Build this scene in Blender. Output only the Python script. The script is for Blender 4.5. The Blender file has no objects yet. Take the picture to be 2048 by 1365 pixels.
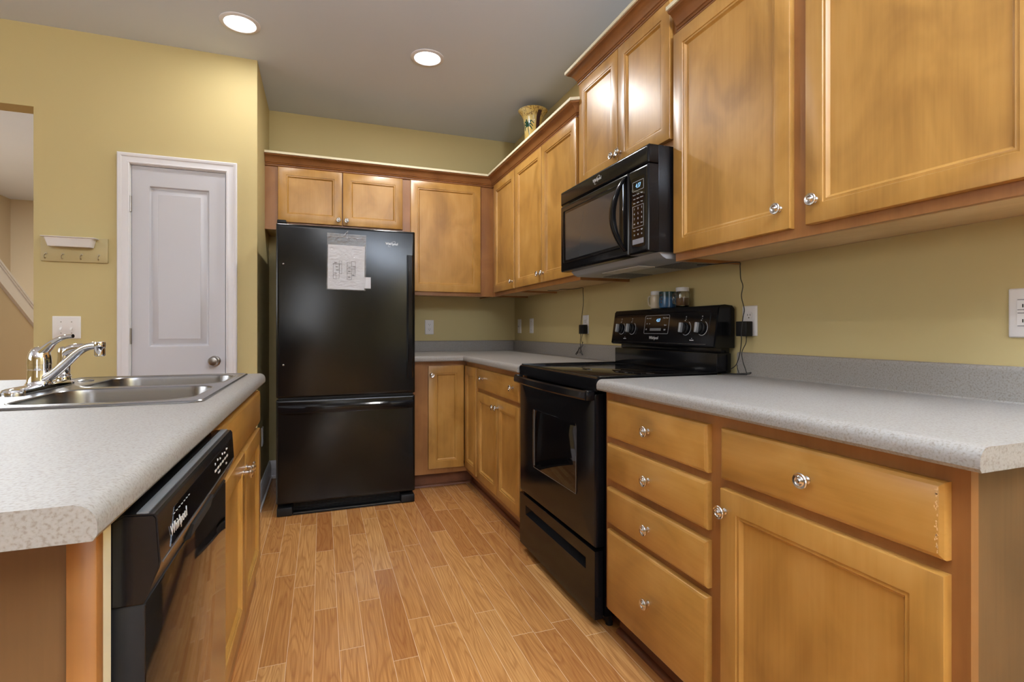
import bpy, bmesh, math, random
from mathutils import Vector, Matrix
random.seed(7)
C = bpy.context.scene.collection
SC = bpy.context.scene
PI = math.pi

# ------------------------------------------------------------------ camera
cam_d = bpy.data.cameras.new('camera')
cam = bpy.data.objects.new('camera', cam_d); C.objects.link(cam)
cam.location = (0, 0, 1.0899)
cam.rotation_euler = (PI/2, 0, -0.3545)
cam_d.sensor_width = 36.0
cam_d.lens = 1028.35/2048*36.0
cam_d.shift_y = -21.8/2048
cam_d.shift_x = 0.5/2048
cam_d.clip_start = 0.02
SC.camera = cam

# ------------------------------------------------------------------ light and exposure
SC.view_settings.view_transform = 'Standard'
SC.view_settings.look = 'None'
SC.view_settings.gamma = 1.0
SC.view_settings.use_curve_mapping = False
SC.view_settings.exposure = 0.24
w = bpy.data.worlds.new('world'); SC.world = w; w.use_nodes = True
w.node_tree.nodes['Background'].inputs[0].default_value = (0.75, 0.82, 1.0, 1)
w.node_tree.nodes['Background'].inputs[1].default_value = 0.5

def area(name, loc, size, power, color, rot=(0, 0, 0), size_y=None, shape='DISK', spread=PI):
    l = bpy.data.lights.new(name, 'AREA'); l.shape = shape; l.size = size
    if size_y: l.shape = 'RECTANGLE'; l.size_y = size_y
    l.energy = power; l.color = color; l.spread = spread
    o = bpy.data.objects.new(name, l); o.location = loc; o.rotation_euler = rot; C.objects.link(o)
    return o
WARM = (1.0, 0.985, 0.965)
CANS = [(-0.402, 3.037), (0.59, 3.037), (-0.46, -0.30), (-0.09, -1.65), (-2.3, 1.6), (-1.9, -1.6), (0.9, -2.6)]  # first two in view; the others are assumed, added for their light
CAN_W = [4, 13, 7, 10, 2, 3, 6]
HC = 2.708
for (x, y), p in zip(CANS, CAN_W):
    area('can_light', (x, y, HC-0.012), 0.13, p, WARM)
# daylight assumed from behind the camera; bare light added, no window built
area('rear_fill', (-0.75, -4.25, 1.1), 0.9, 20, (0.86, 0.92, 1.0), (PI/2, 0, 0), 1.7)
area('left_fill', (-4.85, 0.9, 1.95), 2.8, 45, (0.94, 0.97, 1.0), (PI/2, 0, -PI/2), 1.1)  # unseen fill added from the left to lift the upper cabinets
# upward fill added behind the camera to brighten the ceiling; no fixture
area('ceiling_fill', (0.75, -0.75, 1.9), 0.35, 205, (0.93, 0.97, 1.0), (PI, 0, 0))
area('hall_fill', (-2.6, 5.6, HC-0.02), 0.16, 80, (0.93, 0.97, 1.0))  # unseen lamp added to brighten the hall

# ------------------------------------------------------------------ node helpers
def newmat(name):
    m = bpy.data.materials.new(name); m.use_nodes = True
    nt = m.node_tree; b = nt.nodes['Principled BSDF']
    return m, nt, b
def srgb(r, g, b):
    f = lambda c: (c/255/12.92) if c/255 <= 0.04045 else ((c/255+0.055)/1.055)**2.4
    return (f(r), f(g), f(b), 1)
def plain(name, col, rough=0.5, metal=0.0, spec=0.5, coat=0.0, bump=None, ior=None):
    m, nt, b = newmat(name)
    b.inputs['Base Color'].default_value = col
    b.inputs['Roughness'].default_value = rough
    b.inputs['Metallic'].default_value = metal
    b.inputs['Specular IOR Level'].default_value = spec
    b.inputs['Coat Weight'].default_value = coat
    b.inputs['Coat Roughness'].default_value = 0.05
    if ior: b.inputs['IOR'].default_value = ior
    pos = nt.nodes.new('ShaderNodeNewGeometry')
    n = nt.nodes.new('ShaderNodeTexNoise'); n.inputs['Scale'].default_value = (bump or (60, 0.02))[0]
    n.inputs['Detail'].default_value = 3
    nt.links.new(pos.outputs['Position'], n.inputs['Vector'])
    bp = nt.nodes.new('ShaderNodeBump'); bp.inputs['Strength'].default_value = (bump or (60, 0.02))[1]
    bp.inputs['Distance'].default_value = 0.001
    nt.links.new(n.outputs['Fac'], bp.inputs['Height']); nt.links.new(bp.outputs['Normal'], b.inputs['Normal'])
    return m
def node(nt, t, **kw):
    n = nt.nodes.new(t)
    for k, v in kw.items(): setattr(n, k, v)
    return n
def math_n(nt, op, a, b=None):
    n = nt.nodes.new('ShaderNodeMath'); n.operation = op
    for i, v in enumerate((a, b)):
        if v is None: continue
        if isinstance(v, (int, float)): n.inputs[i].default_value = v
        else: nt.links.new(v, n.inputs[i])
    return n.outputs[0]
def ramp(nt, fac, stops):
    r = nt.nodes.new('ShaderNodeValToRGB')
    r.color_ramp.elements[0].position = stops[0][0]; r.color_ramp.elements[0].color = stops[0][1]
    r.color_ramp.elements[1].position = stops[1][0]; r.color_ramp.elements[1].color = stops[1][1]
    for p, c in stops[2:]:
        e = r.color_ramp.elements.new(p); e.color = c
    nt.links.new(fac, r.inputs['Fac']); return r.outputs['Color']
def mix(nt, fac, a, b, mode='MIX'):
    n = nt.nodes.new('ShaderNodeMix'); n.data_type = 'RGBA'; n.blend_type = mode
    for i, v in ((0, fac), (6, a), (7, b)):
        if isinstance(v, (int, float)): n.inputs[i].default_value = v
        elif isinstance(v, tuple): n.inputs[i].default_value = v
        else: nt.links.new(v, n.inputs[i])
    return n.outputs[2]

def wood(name, dark, mid, light, axis='z', rough=0.33, coat=0.25, cloud=1.0):
    """stained maple: soft cloudy figure with a fine grain running along `axis`"""
    m, nt, b = newmat(name)
    pos = node(nt, 'ShaderNodeNewGeometry').outputs['Position']
    def mapped(sc):
        mp = node(nt, 'ShaderNodeMapping'); mp.inputs['Scale'].default_value = sc
        nt.links.new(pos, mp.inputs['Vector']); return mp.outputs[0]
    k = {'x': 0, 'y': 1, 'z': 2}[axis]
    def sc(a, al): v = [a]*3; v[k] = al; return tuple(v)
    n1 = node(nt, 'ShaderNodeTexNoise'); n1.inputs['Scale'].default_value = 1; n1.inputs['Detail'].default_value = 3
    n1.inputs['Distortion'].default_value = 0.6
    nt.links.new(mapped(sc(6.5*cloud, 4.0*cloud)), n1.inputs['Vector'])
    n2 = node(nt, 'ShaderNodeTexNoise'); n2.inputs['Scale'].default_value = 1; n2.inputs['Detail'].default_value = 6
    nt.links.new(mapped(sc(120, 5)), n2.inputs['Vector'])
    n3 = node(nt, 'ShaderNodeTexNoise'); n3.inputs['Scale'].default_value = 1; n3.inputs['Detail'].default_value = 4
    nt.links.new(mapped(sc(26, 2.2)), n3.inputs['Vector'])
    f = math_n(nt, 'MULTIPLY', n1.outputs['Fac'], 0.72)
    f = math_n(nt, 'ADD', f, math_n(nt, 'MULTIPLY', n2.outputs['Fac'], 0.16))
    f = math_n(nt, 'ADD', f, math_n(nt, 'MULTIPLY', n3.outputs['Fac'], 0.12))
    c = ramp(nt, f, [(0.31, dark), (0.69, light), (0.5, mid)])
    nt.links.new(c, b.inputs['Base Color'])
    b.inputs['Roughness'].default_value = rough
    b.inputs['Coat Weight'].default_value = coat*0.7; b.inputs['Coat Roughness'].default_value = 0.28
    bp = node(nt, 'ShaderNodeBump'); bp.inputs['Strength'].default_value = 0.06; bp.inputs['Distance'].default_value = 0.001
    nt.links.new(n2.outputs['Fac'], bp.inputs['Height']); nt.links.new(bp.outputs['Normal'], b.inputs['Normal'])
    return m

D, M_, L = srgb(150, 106, 46), srgb(178, 131, 62), srgb(194, 148, 80)
M_door = wood('maple door, vertical grain', D, M_, L, 'z')
M_door_y = wood('maple drawer, grain along the run', D, M_, L, 'y')
M_door_x = wood('maple drawer, grain across', D, M_, L, 'x')
FD, FM, FL = srgb(128, 82, 40), srgb(150, 100, 52), srgb(164, 112, 62)
M_frame = wood('maple face frame', FD, FM, FL, 'z', 0.36)
M_crown = wood('maple crown', srgb(112, 70, 36), srgb(134, 86, 46), srgb(148, 98, 56), 'y', 0.36)
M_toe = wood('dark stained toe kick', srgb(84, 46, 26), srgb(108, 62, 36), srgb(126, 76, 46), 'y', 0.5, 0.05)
M_side = wood('maple veneer end panel', srgb(82, 58, 34), srgb(104, 75, 45), srgb(120, 88, 55), 'z', 0.45, 0.05, 0.6)
M_raw = wood('pale unfinished underside', srgb(188, 158, 112), srgb(202, 172, 126), srgb(212, 184, 140), 'y', 0.6, 0.0)
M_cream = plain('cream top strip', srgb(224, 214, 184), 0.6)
M_quarter = wood('oak shoe moulding', srgb(178, 118, 62), srgb(200, 140, 80), srgb(214, 158, 98), 'y', 0.35, 0.2)

def wall_mat(name, col, sc=220):
    m, nt, b = newmat(name)
    pos = node(nt, 'ShaderNodeNewGeometry').outputs['Position']
    n = node(nt, 'ShaderNodeTexNoise'); n.inputs['Scale'].default_value = sc; n.inputs['Detail'].default_value = 2
    nt.links.new(pos, n.inputs['Vector'])
    n2 = node(nt, 'ShaderNodeTexNoise'); n2.inputs['Scale'].default_value = 1.3; n2.inputs['Detail'].default_value = 2
    nt.links.new(pos, n2.inputs['Vector'])
    c2 = tuple(v*0.93 for v in col[:3])+(1,)
    nt.links.new(mix(nt, n2.outputs['Fac'], c2, col), b.inputs['Base Color'])
    b.inputs['Roughness'].default_value = 0.62
    b.inputs['Specular IOR Level'].default_value = 0.3
    bp = node(nt, 'ShaderNodeBump'); bp.inputs['Strength'].default_value = 0.08; bp.inputs['Distance'].default_value = 0.001
    nt.links.new(n.outputs['Fac'], bp.inputs['Height']); nt.links.new(bp.outputs['Normal'], b.inputs['Normal'])
    return m
M_wall = wall_mat('mustard khaki wall paint', srgb(196, 179, 129))
M_ceil = wall_mat('ceiling paint', srgb(212, 222, 238))
M_hall = wall_mat('hall wall paint', srgb(200, 184, 156))
M_trim = plain('white trim paint', srgb(222, 221, 226), 0.4)
M_doorw = plain('white door paint', srgb(196, 196, 203), 0.42)

def laminate():
    m, nt, b = newmat('speckled grey laminate')
    pos = node(nt, 'ShaderNodeNewGeometry').outputs['Position']
    n = node(nt, 'ShaderNodeTexNoise'); n.inputs['Scale'].default_value = 260; n.inputs['Detail'].default_value = 3
    nt.links.new(pos, n.inputs['Vector'])
    c = ramp(nt, n.outputs['Fac'], [(0.34, srgb(130, 122, 114)), (0.62, srgb(150, 145, 140)), (0.46, srgb(144, 139, 133))])
    v = node(nt, 'ShaderNodeTexNoise'); v.inputs['Scale'].default_value = 150; v.inputs['Detail'].default_value = 1
    nt.links.new(pos, v.inputs['Vector'])
    f = ramp(nt, v.outputs['Fac'], [(0.68, (0, 0, 0, 1)), (0.74, (1, 1, 1, 1))])
    c = mix(nt, math_n(nt, 'MULTIPLY', f, 0.45), c, srgb(116, 104, 98))
    nt.links.new(c, b.inputs['Base Color'])
    b.inputs['Roughness'].default_value = 0.5
    b.inputs['Specular IOR Level'].default_value = 0.35
    return m
M_lam = laminate()

def floor_mat():
    m, nt, b = newmat('oak strip floor')
    pos = node(nt, 'ShaderNodeNewGeometry').outputs['Position']
    sep = node(nt, 'ShaderNodeSeparateXYZ'); nt.links.new(pos, sep.inputs[0])
    W = 0.0826
    u = math_n(nt, 'DIVIDE', math_n(nt, 'ADD', sep.outputs[0], 10.02), W)
    iu = math_n(nt, 'FLOOR', u); fu = math_n(nt, 'FRACT', u)
    wn = node(nt, 'ShaderNodeTexWhiteNoise'); wn.noise_dimensions = '1D'; nt.links.new(iu, wn.inputs['W'])
    ln = math_n(nt, 'ADD', math_n(nt, 'MULTIPLY', wn.outputs['Value'], 0.5), 0.55)
    v = math_n(nt, 'DIVIDE', math_n(nt, 'ADD', sep.outputs[1], math_n(nt, 'ADD', math_n(nt, 'MULTIPLY', wn.outputs['Value'], 37.3), 20)), ln)
    iv = math_n(nt, 'FLOOR', v); fv = math_n(nt, 'FRACT', v)
    cmb = node(nt, 'ShaderNodeCombineXYZ'); nt.links.new(iu, cmb.inputs[0]); nt.links.new(iv, cmb.inputs[1])
    w2 = node(nt, 'ShaderNodeTexWhiteNoise'); w2.noise_dimensions = '2D'; nt.links.new(cmb.outputs[0], w2.inputs['Vector'])
    # per-board coordinates, shifted by a random amount per board
    off = math_n(nt, 'MULTIPLY', w2.outputs['Value'], 91.0)
    gc = node(nt, 'ShaderNodeCombineXYZ')
    nt.links.new(math_n(nt, 'ADD', sep.outputs[0], off), gc.inputs[0])
    nt.links.new(math_n(nt, 'ADD', sep.outputs[1], math_n(nt, 'MULTIPLY', off, 3.1)), gc.inputs[1])
    def nz(sx, sy, det, dist=0.0):
        mp = node(nt, 'ShaderNodeMapping'); mp.inputs['Scale'].default_value = (sx, sy, 1)
        nt.links.new(gc.outputs[0], mp.inputs['Vector'])
        n = node(nt, 'ShaderNodeTexNoise'); n.inputs['Scale'].default_value = 1; n.inputs['Detail'].default_value = det
        n.inputs['Distortion'].default_value = dist
        nt.links.new(mp.outputs[0], n.inputs['Vector']); return n.outputs['Fac']
    # cathedral rings: contour lines of a smooth stretched noise
    r = nz(11.0, 1.05, 1.6, 0.25)
    rings = math_n(nt, 'FRACT', math_n(nt, 'MULTIPLY', r, 17.0))
    ring_d = ramp(nt, rings, [(0.0, (0.25, 0.25, 0.25, 1)), (0.5, (0, 0, 0, 1)), (0.16, (1, 1, 1, 1)), (0.9, (0.12, 0.12, 0.12, 1))])
    fine = nz(260, 5, 4)
    fine_d = ramp(nt, fine, [(0.42, (1, 1, 1, 1)), (0.62, (0, 0, 0, 1))])
    base = ramp(nt, w2.outputs['Value'], [(0.0, srgb(176, 118, 64)), (1.0, srgb(216, 164, 102)), (0.35, srgb(196, 140, 80)), (0.7, srgb(206, 150, 88))])
    c = mix(nt, math_n(nt, 'MULTIPLY', ring_d, 0.42), base, srgb(138, 80, 40))
    c = mix(nt, math_n(nt, 'MULTIPLY', fine_d, 0.34), c, srgb(132, 76, 38))
    # seams between boards, painted pale for light glinting off their bevels
    def edge(f, wd):
        d = math_n(nt, 'MINIMUM', f, math_n(nt, 'SUBTRACT', 1.0, f))
        return math_n(nt, 'LESS_THAN', d, wd)
    su = edge(fu, 0.010)
    sv = math_n(nt, 'LESS_THAN', math_n(nt, 'MULTIPLY', math_n(nt, 'MINIMUM', fv, math_n(nt, 'SUBTRACT', 1.0, fv)), ln), 0.0011)
    seam = math_n(nt, 'MAXIMUM', su, sv)
    c = mix(nt, math_n(nt, 'MULTIPLY', seam, 0.75), c, srgb(236, 206, 170))
    nt.links.new(c, b.inputs['Base Color'])
    rn = node(nt, 'ShaderNodeMapRange'); rn.inputs['To Min'].default_value = 0.12; rn.inputs['To Max'].default_value = 0.24
    nt.links.new(nz(14, 3, 3), rn.inputs['Value']); nt.links.new(rn.outputs[0], b.inputs['Roughness'])
    bp = node(nt, 'ShaderNodeBump'); bp.inputs['Strength'].default_value = 0.12; bp.inputs['Distance'].default_value = 0.0015
    hh = math_n(nt, 'SUBTRACT', nz(10, 1.6, 2), math_n(nt, 'MULTIPLY', seam, 0.8))
    nt.links.new(hh, bp.inputs['Height']); nt.links.new(bp.outputs['Normal'], b.inputs['Normal'])
    return m
M_floor = floor_mat()

M_blk = plain('black appliance enamel', (0.006, 0.006, 0.007, 1), 0.14, 0, 0.3, 0.0, (900, 0.05))
M_fridge = plain('black textured enamel', (0.006, 0.006, 0.006, 1), 0.16, 0, 0.36, 0.0, (700, 0.08))
M_blkgloss = plain('black glass', (0.004, 0.004, 0.005, 1), 0.035, 0, 0.6)
M_blkmat = plain('black matte plastic', (0.008, 0.008, 0.009, 1), 0.45, 0, 0.3)
M_dwface = plain('glossy black dishwasher door', (0.012, 0.010, 0.009, 1), 0.07, 0, 0.7, 0.6)
M_dark = plain('dark cavity', (0.004, 0.004, 0.004, 1), 0.8)
M_grey = plain('grey metal strip', (0.20, 0.21, 0.22, 1), 0.4, 0.6)
M_lgrey = plain('light grey metal', (0.42, 0.44, 0.46, 1), 0.42, 0.5)
M_knob = plain('satin nickel', (0.66, 0.64, 0.62, 1), 0.22, 1.0)
M_nick = plain('aged nickel', (0.36, 0.34, 0.32, 1), 0.28, 1.0)
M_chrome = plain('chrome', (0.82, 0.83, 0.85, 1), 0.045, 1.0)
M_steel = plain('brushed stainless steel', (0.32, 0.32, 0.33, 1), 0.26, 1.0, 0.5, 0, (400, 0.05))
M_white = plain('white plastic', srgb(226, 224, 224), 0.35)
M_slot = plain('dark slot', (0.02, 0.02, 0.02, 1), 0.6)
M_print = plain('white printing', (0.62, 0.63, 0.66, 1), 0.5)
M_logo = plain('silver lettering', (0.85, 0.85, 0.86, 1), 0.35, 0.3)
M_paper = plain('white paper', srgb(206, 208, 214), 0.6)
M_ink = plain('black ink', (0.03, 0.03, 0.03, 1), 0.6)
M_cord = plain('black cord', (0.008, 0.008, 0.008, 1), 0.45)
M_rack = plain('khaki painted board', srgb(182, 166, 120), 0.5)
M_brass = plain('dull brass hook', (0.42, 0.36, 0.24, 1), 0.35, 0.9)
def emis(name, col, st):
    m, nt, b = newmat(name)
    b.inputs['Base Color'].default_value = (0.02, 0.02, 0.02, 1)
    b.inputs['Emission Color'].default_value = col; b.inputs['Emission Strength'].default_value = st
    return m
M_disp = emis('blue lit digits', (0.30, 0.62, 1.0, 1), 1.3)
M_lamp = emis('glowing lens', (1.0, 0.96, 0.90, 1), 6.0)
def glass(name, col, rough=0.02, alpha=0.25):
    m, nt, b = newmat(name)
    b.inputs['Base Color'].default_value = col; b.inputs['Roughness'].default_value = rough
    b.inputs['Transmission Weight'].default_value = 1.0; b.inputs['IOR'].default_value = 1.45
    return m
M_glass = glass('clear glass', (0.95, 0.95, 0.95, 1))
def film():
    m, nt, b = newmat('crinkled clear film')
    b.inputs['Base Color'].default_value = (0.9, 0.9, 0.92, 1); b.inputs['Roughness'].default_value = 0.12
    b.inputs['Alpha'].default_value = 0.13; b.inputs['Specular IOR Level'].default_value = 1.0
    pos = node(nt, 'ShaderNodeNewGeometry').outputs['Position']
    n = node(nt, 'ShaderNodeTexNoise'); n.inputs['Scale'].default_value = 24; n.inputs['Detail'].default_value = 4; n.inputs['Distortion'].default_value = 2.0
    nt.links.new(pos, n.inputs['Vector'])
    bp = node(nt, 'ShaderNodeBump'); bp.inputs['Strength'].default_value = 1.0; bp.inputs['Distance'].default_value = 0.02
    nt.links.new(n.outputs['Fac'], bp.inputs['Height']); nt.links.new(bp.outputs['Normal'], b.inputs['Normal'])
    return m
M_film = film()

# ------------------------------------------------------------------ object helpers
def finish(me, mats, smooth=True):
    for mm in (mats if isinstance(mats, (list, tuple)) else [mats]): me.materials.append(mm)
    if smooth:
        me.polygons.foreach_set('use_smooth', [True]*len(me.polygons))
        me.set_sharp_from_angle(angle=math.radians(32))
def world_loc(o):
    v = Vector(o.location); p = o.parent
    while p: v += p.location; p = p.parent
    return v
def obj(name, bm, mats, parent=None, smooth=True, nrm=True):
    """links bm (built in world coordinates) as ONE mesh object whose origin is its centre"""
    if nrm: bmesh.ops.recalc_face_normals(bm, faces=bm.faces[:])
    vs = [v.co for v in bm.verts]
    lo = Vector([min(v[i] for v in vs) for i in range(3)]); hi = Vector([max(v[i] for v in vs) for i in range(3)])
    c = (lo+hi)/2
    if parent is None: c.z = lo.z
    bmesh.ops.translate(bm, verts=bm.verts[:], vec=-c)
    me = bpy.data.meshes.new(name); bm.to_mesh(me); bm.free()
    finish(me, mats, smooth)
    o = bpy.data.objects.new(name, me); C.objects.link(o)
    if parent is not None:
        o.parent = parent; o.location = c - world_loc(parent)
    else: o.location = c
    return o
def thing(name, label, cat, loc, group=None):
    o = bpy.data.objects.new(name, None); C.objects.link(o); o.location = loc
    o.empty_display_size = 0.05
    o['label'] = label; o['category'] = cat
    if group: o['group'] = group
    return o
def tag(o, label, cat, group=None):
    o['label'] = label; o['category'] = cat
    if group: o['group'] = group
    return o
def struct(o): o['kind'] = 'structure'; return o
def sempty(name, loc):
    o = bpy.data.objects.new(name, None); C.objects.link(o); o.location = loc; o['kind'] = 'structure'; return o

class Fr:
    def __init__(s, r, u, n, o=(0, 0, 0)): s.r, s.u, s.n, s.o = Vector(r), Vector(u), Vector(n), Vector(o)
    def p(s, a, b, d): return s.o + s.r*a + s.u*b + s.n*d
FR = Fr((0, -1, 0), (0, 0, 1), (-1, 0, 0))   # right run:  a=-y b=z d=-x
FB = Fr((1, 0, 0), (0, 0, 1), (0, -1, 0))    # back run:   a=x  b=z d=-y
FI = Fr((0, 1, 0), (0, 0, 1), (1, 0, 0))     # island face: a=y b=z d=x

def NB(): return bmesh.new()
def box(bm, lo, hi, mi=0):
    x0, y0, z0 = lo; x1, y1, z1 = hi
    v = [bm.verts.new(p) for p in ((x0,y0,z0),(x1,y0,z0),(x1,y1,z0),(x0,y1,z0),(x0,y0,z1),(x1,y0,z1),(x1,y1,z1),(x0,y1,z1))]
    for f in ((0,3,2,1),(4,5,6,7),(0,1,5,4),(1,2,6,5),(2,3,7,6),(3,0,4,7)):
        bm.faces.new([v[i] for i in f]).material_index = mi
def merge(bm, t, mi=0):
    me = bpy.data.meshes.new('t'); 
    for f in t.faces: f.material_index = mi
    t.to_mesh(me); bm.from_mesh(me); bpy.data.meshes.remove(me); t.free()
def rbox(bm, lo, hi, r=0.002, seg=2, mi=0):
    t = NB(); box(t, lo, hi)
    bmesh.ops.recalc_face_normals(t, faces=t.faces[:])
    bmesh.ops.bevel(t, geom=t.edges[:], offset=r, segments=seg, profile=0.5, affect='EDGES')
    merge(bm, t, mi)
def fbox(bm, F, a0, b0, a1, b1, d0, d1, r=0.0, mi=0, seg=2):
    p, q = F.p(a0, b0, d0), F.p(a1, b1, d1)
    lo = [min(p[i], q[i]) for i in range(3)]; hi = [max(p[i], q[i]) for i in range(3)]
    if r: rbox(bm, lo, hi, r, seg, mi)
    else: box(bm, lo, hi, mi)
def loft(bm, rings, closed=True, cap0=True, cap1=True, mi=0):
    R = [[bm.verts.new(p) for p in ring] for ring in rings]
    n = len(R[0])
    for i in range(len(R)-1):
        for j in range(n if closed else n-1):
            k = (j+1) % n
            bm.faces.new((R[i][j], R[i][k], R[i+1][k], R[i+1][j])).material_index = mi
    if cap0: bm.faces.new(R[0][::-1]).material_index = mi
    if cap1: bm.faces.new(R[-1]).material_index = mi
    return R
def rrect(a0, b0, a1, b1, r, k=4):
    if r <= 1e-5: return [(a0,b0),(a1,b0),(a1,b1),(a0,b1)]
    P = []
    for cx, cy, s in ((a1-r,b0+r,-PI/2),(a1-r,b1-r,0),(a0+r,b1-r,PI/2),(a0+r,b0+r,PI)):
        for i in range(k+1):
            t = s + PI/2*i/k; P.append((cx+r*math.cos(t), cy+r*math.sin(t)))
    return P
def rectloft(bm, F, a0, b0, a1, b1, loops, r=0.0, k=4, cap0=True, cap1=True, mi=0):
    """loops: (inset, d[, radius])"""
    rings = []
    for l in loops:
        i, d = l[0], l[1]; rr = l[2] if len(l) > 2 else (max(r-i, 0.0005) if r else 0)
        rings.append([F.p(a, b, d) for a, b in rrect(a0+i, b0+i, a1-i, b1-i, rr, k)])
    loft(bm, rings, True, cap0, cap1, mi)
def lathe(bm, o, ax, prof, n=24, mi=0, cap=True):
    """prof: (r, h) along axis ax from o"""
    ax = Vector(ax).normalized(); o = Vector(o)
    e = ax.orthogonal().normalized(); g = ax.cross(e)
    rings = [[o + ax*h + (e*math.cos(2*PI*i/n)+g*math.sin(2*PI*i/n))*max(r, 1e-4) for i in range(n)] for r, h in prof]
    loft(bm, rings, True, cap, cap, mi)
def tube(bm, pts, r, n=8, mi=0, sub=6, flat=None):
    P = [Vector(p) for p in pts]
    rs = r if isinstance(r, (list, tuple)) else [r]*len(P)
    if sub > 1 and len(P) > 2:                     # Catmull-Rom
        Q, RR = [], []
        for i in range(len(P)-1):
            p0, p1, p2, p3 = P[max(i-1,0)], P[i], P[i+1], P[min(i+2,len(P)-1)]
            for s in range(sub):
                t = s/sub
                Q.append(0.5*((2*p1)+(p2-p0)*t+(2*p0-5*p1+4*p2-p3)*t*t+(3*p1-p0-3*p2+p3)*t**3)); RR.append(rs[i]*(1-t)+rs[i+1]*t)
        Q.append(P[-1]); RR.append(rs[-1]); P, rs = Q, RR
    up = None; rings = []
    for i, p in enumerate(P):
        t = (P[min(i+1,len(P)-1)]-P[max(i-1,0)]).normalized()
        if up is None: up = t.orthogonal().normalized() if flat is None else Vector(flat)
        up = (up - t*up.dot(t)).normalized(); s = t.cross(up)
        k = 1.0 if flat is None else 0.6
        rings.append([p + (up*math.cos(2*PI*j/n)*k + s*math.sin(2*PI*j/n))*rs[i] for j in range(n)])
    loft(bm, rings, mi=mi)
def sweep(bm, path, prof, closed_prof=True, mi=0, zoff=0):
    """mitred sweep of prof [(offset to the LEFT of travel, z)] along a horizontal path [(x,y)]"""
    P = [Vector((x, y, 0)) for x, y in path]; rings = []
    for i, p in enumerate(P):
        d0 = (P[i]-P[i-1]).normalized() if i > 0 else None
        d1 = (P[i+1]-P[i]).normalized() if i < len(P)-1 else None
        if d0 is None: d0 = d1
        if d1 is None: d1 = d0
        n0 = Vector((-d0.y, d0.x, 0)); n1 = Vector((-d1.y, d1.x, 0))
        m = (n0+n1).normalized(); m = m/max(m.dot(n0), 0.2)
        rings.append([Vector((p.x+m.x*o, p.y+m.y*o, z+zoff)) for o, z in prof])
    loft(bm, rings, closed_prof, closed_prof, closed_prof, mi)
def text(bm, F, s, a, b, d, size, mi=0, align='CENTER', th=0.0004, shear=0, narrow=1.0):
    cu = bpy.data.curves.new('t', 'FONT'); cu.body = s; cu.size = size; cu.extrude = th/2; cu.align_x = align; cu.align_y = 'CENTER'
    cu.shear = shear; cu.resolution_u = 3
    o = bpy.data.objects.new('t', cu); C.objects.link(o)
    bpy.context.view_layer.update()
    me = bpy.data.meshes.new_from_object(o.evaluated_get(bpy.context.evaluated_depsgraph_get()))
    me.transform(Matrix.Diagonal((narrow, 1, 1, 1)))
    c = F.p(a, b, d)
    M = Matrix((( F.r.x, F.u.x, F.n.x, c.x), (F.r.y, F.u.y, F.n.y, c.y), (F.r.z, F.u.z, F.n.z, c.z), (0, 0, 0, 1)))
    me.transform(M)
    k = len(bm.faces); bm.from_mesh(me); bm.faces.ensure_lookup_table()
    for f in bm.faces[k:]: f.material_index = mi
    bpy.data.objects.remove(o); bpy.data.curves.remove(cu); bpy.data.meshes.remove(me)
def slab2d(bm, outer, holes, z0, z1, mi=0):
    """flat slab with holes, through a filled 2D curve"""
    cu = bpy.data.curves.new('t', 'CURVE'); cu.dimensions = '2D'; cu.fill_mode = 'BOTH'; cu.extrude = (z1-z0)/2
    for lp in [outer]+holes:
        sp = cu.splines.new('POLY'); sp.points.add(len(lp)-1); sp.use_cyclic_u = True
        for i, p in enumerate(lp): sp.points[i].co = (p[0], p[1], 0, 1)
    o = bpy.data.objects.new('t', cu); C.objects.link(o); bpy.context.view_layer.update()
    me = bpy.data.meshes.new_from_object(o.evaluated_get(bpy.context.evaluated_depsgraph_get()))
    me.transform(Matrix.Translation((0, 0, (z0+z1)/2)))
    k = len(bm.faces); bm.from_mesh(me); bm.faces.ensure_lookup_table()
    for f in bm.faces[k:]: f.material_index = mi
    bpy.data.objects.remove(o); bpy.data.curves.remove(cu); bpy.data.meshes.remove(me)
def ring_line(bm, F, pts, d, wd=0.0008, th=0.0004, mi=0, closed=False):
    """thin printed line following pts in frame F"""
    n = len(pts); seq = range(n if closed else n-1)
    for i in seq:
        p, q = Vector(pts[i]), Vector(pts[(i+1) % n]); t = (q-p)
        if t.length < 1e-7: continue
        t.normalize(); s = Vector((-t.y, t.x))*wd/2; e = t*wd/2
        c = [p-e-s, q+e-s, q+e+s, p-e+s]
        loft(bm, [[F.p(v.x, v.y, d) for v in c], [F.p(v.x, v.y, d+th) for v in c]], mi=mi)
def arc(cx, cy, r, a0, a1, n=14):
    return [(cx+r*math.cos(math.radians(a0+(a1-a0)*i/n)), cy+r*math.sin(math.radians(a0+(a1-a0)*i/n))) for i in range(n+1)]

# ------------------------------------------------------------------ the room
XR, YB, XA, YA = 1.569, 4.165, -0.361, 3.421
XL, YN = -5.0, -4.4
YH = 8.1
bm = NB(); box(bm, (XL-.1, YN-.1, -0.1), (XR+.1, YH+.1, 0)); struct(obj('floor', bm, M_floor, smooth=False))
bm = NB(); box(bm, (XL-.1, YN-.1, HC), (XR+.1, YH+.1, HC+0.1)); struct(obj('ceiling', bm, M_ceil, smooth=False))
bm = NB(); box(bm, (XR, YN-.1, 0), (XR+.1, YB+.1, HC)); struct(obj('wall_right', bm, M_wall, smooth=False))
bm = NB(); box(bm, (XA-.1, YB, 0), (XR, YB+.1, HC)); struct(obj('wall_back', bm, M_wall, smooth=False))
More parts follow.
